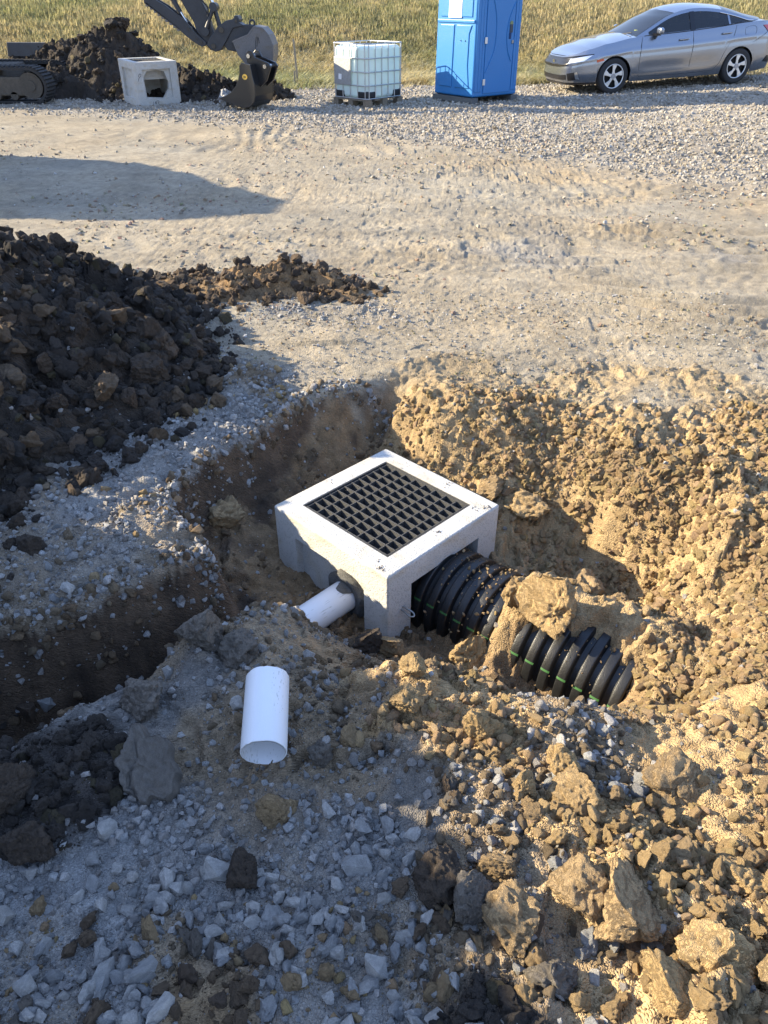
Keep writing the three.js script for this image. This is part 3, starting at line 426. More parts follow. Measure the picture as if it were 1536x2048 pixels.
// ---------------------------------------------------------------- pipes
const plasticBlack = new THREE.MeshPhysicalMaterial({ color: col(0.012, 0.0125, 0.014), roughness: 0.42, map: earthTex(grainMap, 1.2), bumpMap: earthTex(grainBump, 1.5), bumpScale: 0.0006 });
{
  const o = thing('corrugated_pipe', 'black corrugated drain pipe with green stripe leaving the concrete basin', 'drain pipe', [0.015, BTOP - 0.375, -3.295], BOXTURN + 0.07);
  const pts = [], R = 0.262, pit = 0.083, L0 = 0.30, L1 = 2.1, n = 20;
  for (let k = 0; L0 + k * pit < L1; k++) for (let i = 0; i < n; i++) { const t = i / n, s = t < 0.64 ? 1 - 0.12 * Math.pow(Math.abs(t / 0.64 - 0.5) * 2, 3) : 0; const e = t < 0.64 ? Math.min(1, Math.min(t, 0.64 - t) / 0.05) : 0; pts.push(new THREE.Vector2(R - 0.028 * (1 - s * e), L0 + (k + t) * pit)); }
  const shell = new THREE.LatheGeometry(pts, 96);
  const inner = new THREE.CylinderGeometry(R - 0.034, R - 0.034, L1 - L0, 64, 1, true).translate(0, (L0 + L1) / 2, 0);
  const g = mergeGeometries([shell, inner.toNonIndexed ? inner : inner]); g.rotateZ(-Math.PI / 2);
  const p = mesh('pipe_wall', g, plasticBlack, o); o.rotation.order = 'YXZ'; o.rotation.z = -0.005;
  const sg = []; for (let k = 0; L0 + k * pit < L1; k++) { const a = -0.42 + 0.012 * n2(k * 0.7, 3, 4), x0 = L0 + k * pit + 0.004, q = []; for (let i = 0; i <= 6; i++) { const t = i / 6; q.push(new THREE.Vector2(R + 0.0012 - 0.0034 * Math.pow(Math.abs(t - 0.5) * 2, 3), x0 + t * 0.045)); } sg.push(new THREE.LatheGeometry(q, 3, 0, 0.042).rotateZ(-Math.PI / 2).rotateX(a)); }
  mesh('green_stripe', mergeGeometries(sg), stdmat([0.035, 0.12, 0.03], { roughness: 0.6, side: THREE.DoubleSide }), o);
}
{ // soil lodged in the grooves and on the crown of the pipe
  const o = scene.getObjectByName('corrugated_pipe'), l = []; for (let k = 0; k < 420; k++) { const u = k < 260 ? rr(0.55, 1.5) : rr(0.45, 0.8), a = (rnd() + rnd() + rnd() - 1.5) * 1.1 + 0.1, s = 0.005 + 0.02 * Math.pow(rnd(), 4), r = 0.262 - (rnd() < 0.5 ? 0.02 : 0) + s * 0.2; l.push([u, r * Math.cos(a), r * Math.sin(a), s, TINT.tan()]); }
  mass('loose_crumbs', '', '', crumbs, l, o);
}
const pvcTex = texFrom(512, (u, v) => { let g = 0.95 + 0.05 * tn(u, v, 5, 101), b = g; const s = tn(u, v, 128, 102) * tn(u, v, 5, 103); if (s > 0.66) { g -= 0.14; b -= 0.16; } return [g, g, b]; }, true);
const pvcMat = new THREE.MeshPhysicalMaterial({ color: col(0.74, 0.745, 0.75), roughness: 0.38, map: pvcTex, bumpMap: earthTex(grainBump, 1), bumpScale: 0.0003, side: THREE.DoubleSide });
function tube(R, r, L, ragged) { // pipe along +z from 0 to L
  const p = [[r, 0], [r + (R - r) * 0.3, -0.001], [R - 0.001, 0], [R, 0.002], [R, L * 0.5], [R, L - 0.002], [R - 0.001, L], [r, L], [r, L * 0.5], [r, 0]].map(a => new THREE.Vector2(...a));
  const g = new THREE.LatheGeometry(p, 72); g.rotateX(Math.PI / 2);
  if (ragged) { const q = g.attributes.position; for (let i = 0; i < q.count; i++) if (q.getZ(i) < 0.01 || q.getZ(i) > L - 0.01) { const a = Math.atan2(q.getY(i), q.getX(i)); q.setZ(i, q.getZ(i) + 0.0022 * n2(a * 6, q.getZ(i) * 5 + 3, 7) ); } g.computeVertexNormals(); }
  return g;
}
{
  const o = thing('white_pipe', 'white plastic pipe mortared into the side of the concrete basin', 'pipe', [0.015, BTOP - 0.325, -3.295], BOXTURN);
  const p = mesh('pipe_wall', tube(0.083, 0.076, 1.3), pvcMat, o); p.position.set(0.10, 0, 0.36); p.rotation.x = 0.02;
  const l = new THREE.SphereGeometry(0.036, 20, 12); { const q = l.attributes.position; for (let i = 0; i < q.count; i++) { const x = q.getX(i), y = q.getY(i), z = q.getZ(i), n = 1 + 0.45 * fb3(x * 30, y * 30, z * 30 + 5, 2); q.setXYZ(i, x * n * 1.2, y * n * 0.25, z * n * 1.1); } l.computeVertexNormals(); }
  const sm1 = mesh('mortar_smear', l, earth([0.30, 0.29, 0.27]), o); sm1.position.set(0.115, 0.08, S / 2 - 0.005); sm1.rotation.z = -0.28;
}

// ---------------------------------------------------------------- loose stones and clods
{
  const grey = [], tan = [], small = [], black = [], bank = [];
  for (let k = 0; k < 420000; k++) {
    const D = 0.45 + 5.6 * Math.pow(rnd(), 1.15), x = rr(-2.3, 2.8);
    if (inBox(x, D, 0.01)) continue;
    const heapUp = sm(-0.45, 0.3, fb2(x * 3.2, D * 3.2, 3, 47));
    if (!inFrame(x, 0, D, 1.2)) continue;
    const y = groundY(x, D), w = { G: wts[0], g: wts[1], T: wts[2], R: wts[3], K: wts[4], B: wts[5], b: wts[6], C: wts[7] };
    if (spine(HEAP_A, x, D) > 0.02 || spine(HEAP_B, x, D) > 0.03) continue;
    const r = rnd(), op = overPipe(x, D);
    const pg = w.G * 0.5 + w.g * 0.10 + w.C * 0.08 + w.K * 0.02 + w.R * 0.06 + w.T * 0.010 + w.b * 0.02 + w.B * 0.02;
    const q = wts[iQ]; const pt = q * 0.25 + w.T * 0.58 + w.g * 0.40 + w.b * 0.28 + w.B * 0.06 + w.R * 0.05 + w.C * 0.12;
    if (r < pg) { const bare = sm(-0.35, 0.2, fb2(x * 2.6, D * 2.6, 3, 48)); if (w.G > 0.5 && rnd() > 0.3 + 0.7 * bare) continue; const s = (rnd() < 0.005 ? rr(0.04, 0.075) : 0.006 + 0.036 * Math.pow(rnd(), 4)) * (w.R > 0.5 ? 0.6 : 1); grey.push([x, y + s * 0.14, -D, s, TINT.stone(), s / (D + 0.8)]); }
    else if (r < pg + pt * heapUp * 1.4 && !op) { const s = 0.005 + (w.R + q > 0.5 ? 0.024 : 0.055) * Math.pow(rnd(), 13); const t = w.b + w.C + w.B > 0.5 ? TINT.brown() : w.g > 0.5 ? TINT.mix() : w.R + q > 0.5 ? [rr(0.38, 0.5), rr(0.31, 0.39), rr(0.2, 0.26)] : TINT.tan(); (s > 0.024 ? tan : small).push([x, y + s * 0.12, -D, s, t, s / (D + 0.8), w]); }
    else if (w.K > 0.4 && r > 0.8) { const s = 0.006 + 0.085 * Math.pow(rnd(), 8); (s > 0.02 ? black : small).push([x, y + s * 0.05, -D, s, TINT.dark()]); }
  }
  for (let k = 0; k < 60000 && bank.length < 9000; k++) { // broken soil sunk in the face of the bank
    const x = rr(0.1, 2.6), D = rr(1.9, 4.6); if (inBox(x, D, 0.02) || overPipe(x, D) || rnd() > sm(-0.5, 0.35, fb2(x * 2.7, D * 2.7, 3, 49))) continue;
    const y = groundY(x, D); if (wts[2] < 0.5 || rnd() < 0.85 * sm(3.5, 4.1, D + 0.25 * Math.max(0, x - 0.8)) || !inFrame(x, y, D, 1.1)) continue; const s = 0.014 + 0.06 * Math.pow(rnd(), 4); bank.push([x, y - s * 0.1, -D, s, TINT.tan().map(v => v * 0.84)]);
  }
  // stones and broken clumps hanging on the lip of the cut
  for (let k = 0; k < 1500; k++) { const i = (rnd() * (WALL.length - 1)) | 0, t = rnd(), nx = WALL[i + 1][1] - WALL[i][1], nd = -(WALL[i + 1][0] - WALL[i][0]), l = Math.hypot(nx, nd), o = rr(-0.06, 0.05), x = lerp(WALL[i][0], WALL[i + 1][0], t) + nx / l * o, D = lerp(WALL[i][1], WALL[i + 1][1], t) + nd / l * o, y = groundY(x, D), s = 0.010 + 0.045 * Math.pow(rnd(), 3); if (rnd() < 0.6) grey.push([x, y + s * 0.05, -D, s, TINT.stone(), s / (D + 0.8)]); else small.push([x, y, -D, s * 1.2, rnd() < 0.5 ? TINT.brown() : TINT.mix()]); }
  grey.sort((a, b) => b[5] - a[5]); tan.sort((a, b) => b[5] - a[5]);
  grey.slice(0, 290).forEach(t => { const m = mesh('loose_stone', bigStones[(rnd() * 8) | 0], M.stone[(rnd() * 3) | 0]); m.position.set(t[0], t[1] + t[3] * 0.16, t[2]); m.rotation.set(rr(-0.6, 0.6), rr(0, 6.28), rr(-0.6, 0.6)); m.scale.set(t[3] * rr(1, 1.5), t[3] * rr(1.0, 1.5), t[3] * rr(0.85, 1.1)); tag(m, 'grey angular limestone stone lying loose among the crushed stone', 'stone', 'loose grey stones round the pit'); });
  tan.slice(0, 260).forEach(t => { const w = t[6], set = w.b + w.C + w.B > 0.5 ? M.brown : w.g + w.G > 0.5 ? [M.tan[2], M.brown[0], M.clay[0], M.stone[1]] : M.tan, m = mesh('soil_clod', clods[(rnd() * 6) | 0], set[(rnd() * set.length) | 0]); m.position.set(t[0], t[1] + t[3] * 0.1, t[2]); m.rotation.set(rr(0, 6), rr(0, 6), rr(0, 6)); m.scale.set(t[3] * rr(0.8, 1.4), t[3] * rr(0.8, 1.2), t[3] * rr(0.8, 1.2)); tag(m, 'small crumbly lump of soil lying loose on the dug earth', 'clod', 'loose soil lumps round the pit'); });
  console.log('grey', grey.length, 'tan', tan.length, 'small', small.length);
  mass('broken_soil', 'broken tan soil packed in the face of the pit bank', 'soil', clods, bank);
  mass('dark_soil', 'dark wet soil clumps strewn beside the grey clay slab', 'soil', soilClods, black);
  mass('gravel', 'grey crushed limestone gravel spread round the pit', 'gravel', stones, grey.slice(290));
  mass('crumbled_soil', 'crumbs of tan and brown soil strewn over the dug earth', 'soil', crumbs, tan.slice(260).concat(small));
}
// the clods and rocks one can pick out
const NAMED = /*NAMED*/[
  [0.40, 2.55, 0.17, 0.15, 'tan', 0, 'sunlit tan block of soil in front of the black corrugated pipe'],
  [0.77, 2.50, 0.27, 0.24, 'tan', 1, 'big rough tan clod sitting on top of the corrugated pipe', 0.16],
  [0.62, 2.62, 0.15, 0.13, 'tan', 1, 'knobbly tan clod leaning on the side of the corrugated pipe', 0.03],
  [0.104, 1.84, 0.10, 0.09, 'tan', 0, 'rounded tan clod on the crest of the ridge before the basin'],
  [0.076, 1.69, 0.11, 0.09, 'tan', 1, 'oval tan clod just below the sunlit ridge crest'],
  [0.325, 1.60, 0.11, 0.16, 'tan', 0, 'upright tan clod standing on the ridge before the pipe'],
  [0.56, 1.45, 0.12, 0.13, 'tan', 0, 'tall knobbly tan clod below the ridge in the sun'],
  [0.578, 1.325, 0.15, 0.11, 'tan', 1, 'wide tan clod lying below the tall knobbly clod'],
  [0.426, 1.366, 0.08, 0.08, 'tan', 0, 'small sunlit tan clod at the edge of the shade'],
  [-0.335, 1.335, 0.12, 0.085, 'tan', 2, 'brown clod touching the open end of the cut white pipe'],
  [0.332, 0.97, 0.17, 0.14, 'tan', 2, 'flat-faced brown clod slab standing in shade'],
  [0.626, 0.965, 0.20, 0.15, 'tan', 2, 'largest broken brown clod half in sun with a shaded face'],
  [0.52, 1.04, 0.16, 0.11, 'tan', 2, 'brown clod joined behind the largest broken clod'],
  [0.91, 1.39, 0.20, 0.08, 'tan', 2, 'long dark tan clod lying sideways on the sunlit slope'],
  [0.157, 1.10, 0.16, 0.14, 'dark', 1, 'very dark peaty clod among grey stones'],
  [0.24, 1.02, 0.12, 0.12, 'clay', 0, 'grey brown clod beside the very dark peaty clod'],
  [-0.393, 1.13, 0.10, 0.12, 'dark', 1, 'dark crumbly clod standing on the shaded gravel'],
  [0.80, 0.85, 0.2, 0.13, 'tan', 0, 'broad sunlit tan clod mound at the foot of the slope'],
  [0.413, 0.83, 0.13, 0.11, 'clay', 0, 'grey clod with a stone stuck to it in shade'],
  [0.03, 2.50, 0.16, 0.14, 'tan', 2, 'brown clod in the pit at the basin corner'],
  [-0.08, 2.50, 0.13, 0.10, 'dark', 1, 'black clod next to the basin corner in the pit'],
  [-0.114, 1.59, 0.08, 0.07, 'tan', 2, 'small brown clod between the cut pipe and the ridge'],
  [-0.219, 1.54, 0.09, 0.08, 'clay', 0, 'grey brown clod resting right of the cut white pipe'],
  [0.326, 1.12, 0.10, 0.08, 'tan', 2, 'cracked greyish clod behind the flat-faced brown slab'],
  [-0.70, 2.06, 0.19, 0.15, 'clay', 0, 'cracked grey clod on the trench edge with stones in it'],
  [-0.55, 2.02, 0.16, 0.13, 'clay', 0, 'brown grey clod right of the crack on the trench edge'],
  [-0.84, 1.74, 0.19, 0.12, 'clay', 0, 'dark grey wet clod above the flat clay slab'],
  [-1.12, 1.34, 0.14, 0.12, 'dark', 1, 'dark brown clod in the black soil at the trench end'],
  [-1.02, 1.19, 0.15, 0.12, 'dark', 1, 'dark brown clod at the edge of the shaded gravel'],
  [-0.905, 3.42, 0.24, 0.17, 'tan', 2, 'brown clod fallen at the foot of the excavated wall'],
  [0.82, 3.55, 0.30, 0.16, 'tan', 1, 'jutting tan block of earth behind the basin'],
  [0.62, 3.60, 0.16, 0.13, 'tan', 2, 'tan clod fallen below the jutting block of earth'],
  [1.02, 2.98, 0.30, 0.20, 'tan', 2, 'large brown block of clay in the shadow behind the pipe'],
  [0.95, 0.80, 0.15, 0.11, 'tan', 1, 'sunlit tan clod right of the broad clod mound'],
  [0.68, 0.78, 0.13, 0.10, 'tan', 0, 'sunlit tan clod under the largest broken clod'],
  [0.98, 1.08, 0.17, 0.10, 'tan', 0, 'pale tan clod high on the sunlit slope'],
  [1.18, 2.78, 0.16, 0.12, 'tan', 2, 'smaller brown clod at the shadow edge behind the pipe'],
];
const rockMat = M.stone;
for (const [x, D, w, h, kind, mi, label, lift] of NAMED) {
  const y = groundY(x, D) + (lift ?? 0), m = mesh('soil_clod', bigClods[(rnd() * bigClods.length) | 0], M[kind][mi] ?? M[kind][0]);
  m.position.set(x, y + h * 0.26, -D); m.rotation.set(rr(-0.25, 0.25), rr(0, 6.28), rr(-0.25, 0.25)); m.scale.set(w * 1.12, h * 1.35, w * rr(0.95, 1.15)); tag(m, label, 'clod');
}
{ // flat slab of grey clay
  let q = new THREE.SphereGeometry(0.5, 72, 48); q.deleteAttribute('uv'); q.deleteAttribute('normal'); q = mergeVertices(q, 1e-4); const p = q.attributes.position;
  for (let i = 0; i < p.count; i++) { const x = p.getX(i), y = p.getY(i), z = p.getZ(i), a = Math.atan2(z, x), s = 1 + 0.4 * fb2(Math.cos(a) * 2.2, Math.sin(a) * 2.2, 4, 3); const flat = Math.sign(y) * Math.min(0.17, Math.abs(y)) ; const cr = Math.exp(-(((x * 0.8 + z * 0.3 + 0.18 + 0.06 * n2(z * 6, 2, 5)) / 0.02) ** 2)) * 0.05; p.setXYZ(i, x * s, flat + 0.06 * fb3(x * 4, y * 4, z * 4, 4) + 0.04 * fb3(x * 14, y * 14, z * 14, 3) - (y > 0 ? cr : 0), z * s); } q.computeVertexNormals(); boxUV(q, 0.9);
  const m = mesh('clay_slab', q, earth([0.19, 0.172, 0.15], { bumpScale: 0.004 })); m.position.set(-0.745, groundY(-0.745, 1.45) + 0.05, -1.45); m.scale.set(0.185, 0.2, 0.25); m.rotation.set(0.42, 0.4, 0.08); tag(m, 'flat rounded slab of pale grey clay in front of the trench', 'clay slab');
}
{ // offcut of white pipe
  const y = groundY(-0.395, 1.6), o = thing('pipe_offcut', 'short cut piece of white plastic pipe lying on the rubble', 'pipe', [-0.40, y + 0.155, -1.755], 0);
  o.rotation.order = 'YXZ'; o.rotation.set(0.13, 0.07, 0);
  mesh('pipe_wall', tube(0.074, 0.068, 0.28, true), pvcMat, o);
}

// ---------------------------------------------------------------- crushed stone strip and haul road pebbles
{
  const strip = [], road = [];
  for (let k = 0; k < 85000; k++) {
    const D = 7.5 + 12 * Math.pow(rnd(), 0.8), x = rr(-0.62 * D, 0.66 * D); substance(x, D);
    if (rnd() > wts[iF] * 1.05 + 0.015) continue;
    const y = smoothH(x, D) + roughH(x, D); if (!inFrame(x, y, D, 1.1)) continue;
    const s = 0.026 + 0.05 * Math.pow(rnd(), 3), v = rr(0.32, 0.62), w = rr(0.02, 0.10); strip.push([x, y + s * 0.1, -D, s, [v + w * 0.7, v, v - w]]);
  }
  for (let k = 0; k < 26000; k++) { const D = 5.3 + 7 * rnd(), x = rr(-0.6 * D, 0.62 * D); if (!inFrame(x, 0.2, D, 1.1) || spine(HEAP_B, x, D) > 0 || spine(HEAP_A, x, D) > 0 || rnd() > 0.1 + 0.9 * sm(0.0, 0.5, fb2(x * 0.7, D * 1.1, 3, 44))) continue; const s = 0.010 + 0.05 * Math.pow(rnd(), 9); road.push([x, groundY(x, D) + s * 0.05, -D, s, rnd() < 0.12 ? TINT.stone() : [rr(0.4, 0.54), rr(0.33, 0.42), rr(0.25, 0.3)]]); }
  console.log('strip', strip.length, 'road', road.length);
  mass('crushed_stone', 'pale crushed stone strip under the parked things at the grass edge', 'crushed stone', stones, strip);
  mass('road_pebbles', 'scattered pebbles and dirt crumbs on the haul road', 'pebbles', stones.slice(0, 4), road);
}

// ---------------------------------------------------------------- grass bank
{
  const blade = (x, z, h, lean, dir, w) => { const dx = Math.cos(dir), dz = Math.sin(dir), px = -dz * w, pz = dx * w, lx = dx * lean, lz = dz * lean; return [[x - px, 0, z - pz], [x + px, 0, z + pz], [x + lx * 0.4 + px * 0.7, h * 0.6, z + lz * 0.4 + pz * 0.7], [x + lx * 0.4 - px * 0.7, h * 0.6, z + lz * 0.4 - pz * 0.7], [x + lx, h, z + lz]]; };
  function tuft(n, h, lean, head) {
    const P = [], I = [];
    for (let k = 0; k < n; k++) { const d = rr(0, 6.28), hh = h * rr(0.6, 1.1), b = blade(rr(-0.1, 0.1), rr(-0.1, 0.1), hh, lean * rr(0.3, 1.2) * hh, d, rr(0.004, 0.008)), o = P.length / 3; b.forEach(v => P.push(...v)); I.push(o, o + 1, o + 2, o, o + 2, o + 3, o + 3, o + 2, o + 4); if (head && k % 2 === 0) { const t = b[4], q = P.length / 3; for (const [a, e, r] of [[-0.012, -0.06, 0], [0.012, -0.06, 0], [0, 0.04, 0], [0, -0.06, -0.012], [0, -0.06, 0.012]]) P.push(t[0] + a, t[1] + e, t[2] + r); I.push(q, q + 1, q + 2, q + 3, q + 4, q + 2); } }
    const g = new THREE.BufferGeometry(); g.setAttribute('position', new THREE.Float32BufferAttribute(P, 3)); g.setIndex(I); g.computeVertexNormals(); return g;
  }
  const tall = [tuft(20, 0.2, 0.7, true), tuft(22, 0.23, 0.8, true), tuft(18, 0.18, 0.9, true)], low = [tuft(16, 0.13, 1.8, false), tuft(18, 0.11, 2.4, false), tuft(14, 0.16, 1.5, false)];
  const gm = new THREE.MeshPhysicalMaterial({ roughness: 1, side: THREE.DoubleSide, transmission: 0.35, thickness: 0 });
  const lists = [[], [], [], [], [], []];
  for (let k = 0; k < 110000; k++) {
    const D = 18.9 + 27 * Math.pow(rnd(), 1.5), x = rr(-0.68 * D, 0.68 * D), y = base(x, D); if (!inFrame(x, y, D, 1.12)) continue;
    const e = 19.3 + 0.35 * fb2(x * 0.6, 3, 2, 60) ; if (D < e && rnd() > 0.05) continue;
    const tallness = sm(21.6, 23.4, D - 0.9 * sm(2, 5, x) * -1 - 1.2 * fb2(x * 0.3, D * 0.3, 2, 64)), isT = rnd() < tallness;
    if (!isT && rnd() < 0.25) continue;
    const gr = sm(-0.1, 0.5, fb2(x * 0.5, D * 0.5, 3, 66)), v = rr(0.75, 1.25), straw = [0.56 * v, 0.475 * v, 0.26 * v], green = [0.25 * v, 0.285 * v, 0.095 * v];
    const t = Math.min(1, gr * (isT ? 0.45 : 0.6) + (rnd() < 0.18 ? 0.4 : 0)); lists[(isT ? 0 : 3) + ((rnd() * 3) | 0)].push([x, y - 0.01, -D, [0, 1, 2].map(i => lerp(straw[i], green[i], t)), isT ? rr(0.7, 1.25) : rr(0.7, 1.5)]);
  }
  const g = new THREE.Group(); g.name = 'grass'; scene.add(g); tag(g, 'dry straw coloured grass covering the bank behind the site', 'grass', null, 'stuff');
  [...tall, ...low].forEach((s, i) => { const l = lists[i], im = new THREE.InstancedMesh(s, gm, l.length); im.name = 'grass_tufts'; im.castShadow = im.receiveShadow = true; l.forEach((t, j) => { _e.set(rr(-0.12, 0.12), rr(0, 6.28), rr(-0.12, 0.12)); im.setMatrixAt(j, _m.compose(_p.set(t[0], t[1], t[2]), _q.setFromEuler(_e), _s.set(t[4], t[4], t[4]))); im.setColorAt(j, _c.setRGB(...t[3])); }); g.add(im); });
  console.log('grass', lists.map(l => l.length).join(' '));
}

// ---------------------------------------------------------------- far soil pile
const HEAP_C = [[-7.6, 18.2, 0.65, 1.2], [-6.5, 18.1, 0.95, 1.25], [-5.55, 18.0, 1.22, 1.35], [-4.6, 17.7, 0.62, 1.1], [-3.6, 17.3, 0.34, 0.9], [-2.4, 17.3, 0.22, 0.6]];
const heapC = heapMesh('spoil_pile', 'tall dark soil pile at the grass edge behind the spare basin', HEAP_C, 1.05, -9, -1.6, 16, 19.8, 0.03);
heapClods(heapC, HEAP_C, 1.05, 5200, 200, 5000, -8.6, -1.8, 16, 19.6, 0.2, M.dark, TINT.dark);

// ---------------------------------------------------------------- spare basin
{
  const o = thing('spare_basin', 'pale concrete basin with broken-out side standing by the soil pile', 'catch basin', [-4.52, 0.30, -16.45], -55 * Math.PI / 180);
  o.rotation.order = 'YXZ'; o.rotation.z = -0.03;
  const k = 0.97, hole = new THREE.Shape([[-0.24, -0.22], [0.10, -0.25], [0.22, -0.10], [0.235, 0.02], [0.17, 0.20], [0.02, 0.235], [-0.18, 0.21], [-0.25, 0.12]].map(p => new THREE.Vector2(...p)));
  const hg = new THREE.ExtrudeGeometry(hole, { depth: 0.4, bevelEnabled: false }); hg.rotateY(Math.PI / 2);
  const g = basinBody(0.76, 0.56, { rh: 0.5, ry: 0.385, more: [[hg, [0.2, 0.385, 0]]] });
  const b = mesh('body', g, concMat, o); b.scale.set(k, k, k);
  const gr = grate(o, 0.76 * k - 0.01, 0.60, 10, 8, 0.05, steelDark);
  // crayon scribbles on the concrete
  const pen = stdmat([0.05, 0.05, 0.06]), line = (pts, z, y) => new THREE.TubeGeometry(new THREE.CatmullRomCurve3(pts.map(([a, c]) => new THREE.Vector3(S / 2 * k + 0.002, y + c, z - a))), 40, 0.0035, 5);
  mesh('chalk_mark', mergeGeometries([line([[0, 0], [0.03, 0.05], [0.06, 0.04], [0.03, 0.0], [0, -0.03], [-0.01, -0.07]], 0.36, 0.5)]), pen, o);
  mesh('chalk_mark', mergeGeometries([line([[-0.02, 0.03], [-0.03, -0.02], [0, -0.03], [0.02, 0.03], [0.03, -0.02], [0.05, 0.035], [0.09, 0.03], [0.07, -0.01], [0.1, -0.03]], 0.12, 0.06)]), pen, o);
}

// ---------------------------------------------------------------- water tote in a wire cage on a pallet
{
  const o = thing('water_tote', 'white plastic liquid tote in steel cage on wooden pallet', 'tote', [-0.305, 0.315, -16.23], -42 * Math.PI / 180);
  // local: x faces right-front, z faces left-front
  const lx = 0.90, lz = 1.0, h = 0.835, y0 = 0.135;
  const wood = earth([0.30, 0.25, 0.19], { bumpScale: 0.004 });
  for (let i = 0; i < 5; i++) { const b = mesh('pallet_board', new THREE.BoxGeometry(lx, 0.02, 0.12), wood, o); b.position.set(0, 0.115, -lz / 2 + 0.06 + i * (lz - 0.12) / 4); }
  for (let i = 0; i < 3; i++) for (let j = 0; j < 3; j++) { const b = mesh('pallet_block', new RoundedBoxGeometry(0.12, 0.088, 0.14, 1, 0.006), wood, o); b.position.set((i - 1) * (lx - 0.13) / 2, 0.06, (j - 1) * (lz - 0.15) / 2); }
  for (let i = 0; i < 3; i++) { const b = mesh('pallet_runner', new THREE.BoxGeometry(0.12, 0.018, lz), wood, o); b.position.set((i - 1) * (lx - 0.13) / 2, 0.007, 0); }
  const tank = mesh('tank', new RoundedBoxGeometry(lx - 0.06, h, lz - 0.06, 5, 0.07).translate(0, y0 + h / 2, 0), new THREE.MeshPhysicalMaterial({ color: col(0.74, 0.86, 0.82), roughness: 0.45, transmission: 0.25, thickness: 0 }), o);
  mesh('cap', new THREE.CylinderGeometry(0.08, 0.08, 0.03, 24).translate(0, y0 + h + 0.012, 0), stdmat([0.02, 0.02, 0.02]), tank);
  const steel = new THREE.MeshStandardMaterial({ color: col(0.46, 0.47, 0.48), metalness: 0.7, roughness: 0.42 });
  const ys = [y0 + 0.005, y0 + 0.215, y0 + 0.43, y0 + 0.645, y0 + h + 0.035];
  const ring = (() => { const a = lx / 2 - 0.01, b = lz / 2 - 0.01, r = 0.07, c = new THREE.CurvePath(), V = (x, z) => new THREE.Vector3(x, 0, z); const pts = []; for (const [cx, cz, s] of [[a - r, b - r, 0], [-a + r, b - r, 1], [-a + r, -b + r, 2], [a - r, -b + r, 3]]) for (let i = 0; i <= 6; i++) { const t = (s + i / 6) * Math.PI / 2; pts.push(V(cx + r * Math.cos(t), cz + r * Math.sin(t))); } return new THREE.TubeGeometry(new THREE.CatmullRomCurve3(pts, true, 'catmullrom', 0.1), 120, 0.010, 6, true); })();
  ys.forEach(y => { const b = mesh('cage_rail', ring, steel, o); b.position.y = y; });
  const vb = new THREE.CylinderGeometry(0.009, 0.009, ys[4] - ys[0], 6).translate(0, (ys[0] + ys[4]) / 2, 0);
  for (let i = 0; i < 6; i++) for (const s of [-1, 1]) { const a = mesh('cage_bar', vb, steel, o); a.position.set(s * (lx / 2 - 0.012), 0, -lz / 2 + 0.06 + i * (lz - 0.12) / 5); }
  for (let i = 0; i < 5; i++) for (const s of [-1, 1]) { const a = mesh('cage_bar', vb, steel, o); a.position.set(-lx / 2 + 0.07 + i * (lx - 0.14) / 4, 0, s * (lz / 2 - 0.012)); }
  const blk = stdmat([0.012, 0.012, 0.014], { roughness: 0.5 });
  for (const [sx, sz] of [[1, 1], [-1, 1], [1, -1], [-1, -1]]) { const g = new RoundedBoxGeometry(0.27, 0.13, 0.25, 3, 0.04); const b = mesh('corner_guard', g, blk, o); b.position.set(sx * (lx / 2 - 0.155), y0 + 0.065, sz * (lz / 2 - 0.145)); }
  const pl = mesh('label_plate', new THREE.BoxGeometry(0.43, 0.43, 0.004), new THREE.MeshStandardMaterial({ color: col(0.42, 0.43, 0.44), metalness: 0.5, roughness: 0.55, map: earthTex(concTex, 2) }), o); pl.position.set(-0.18, y0 + 0.43, lz / 2 + 0.004);
  const st = mesh('sticker', new THREE.BoxGeometry(0.08, 0.09, 0.002), stdmat([0.75, 0.75, 0.74]), pl); st.position.set(-0.06, -0.09, 0.004); st.rotation.z = -0.1;
}

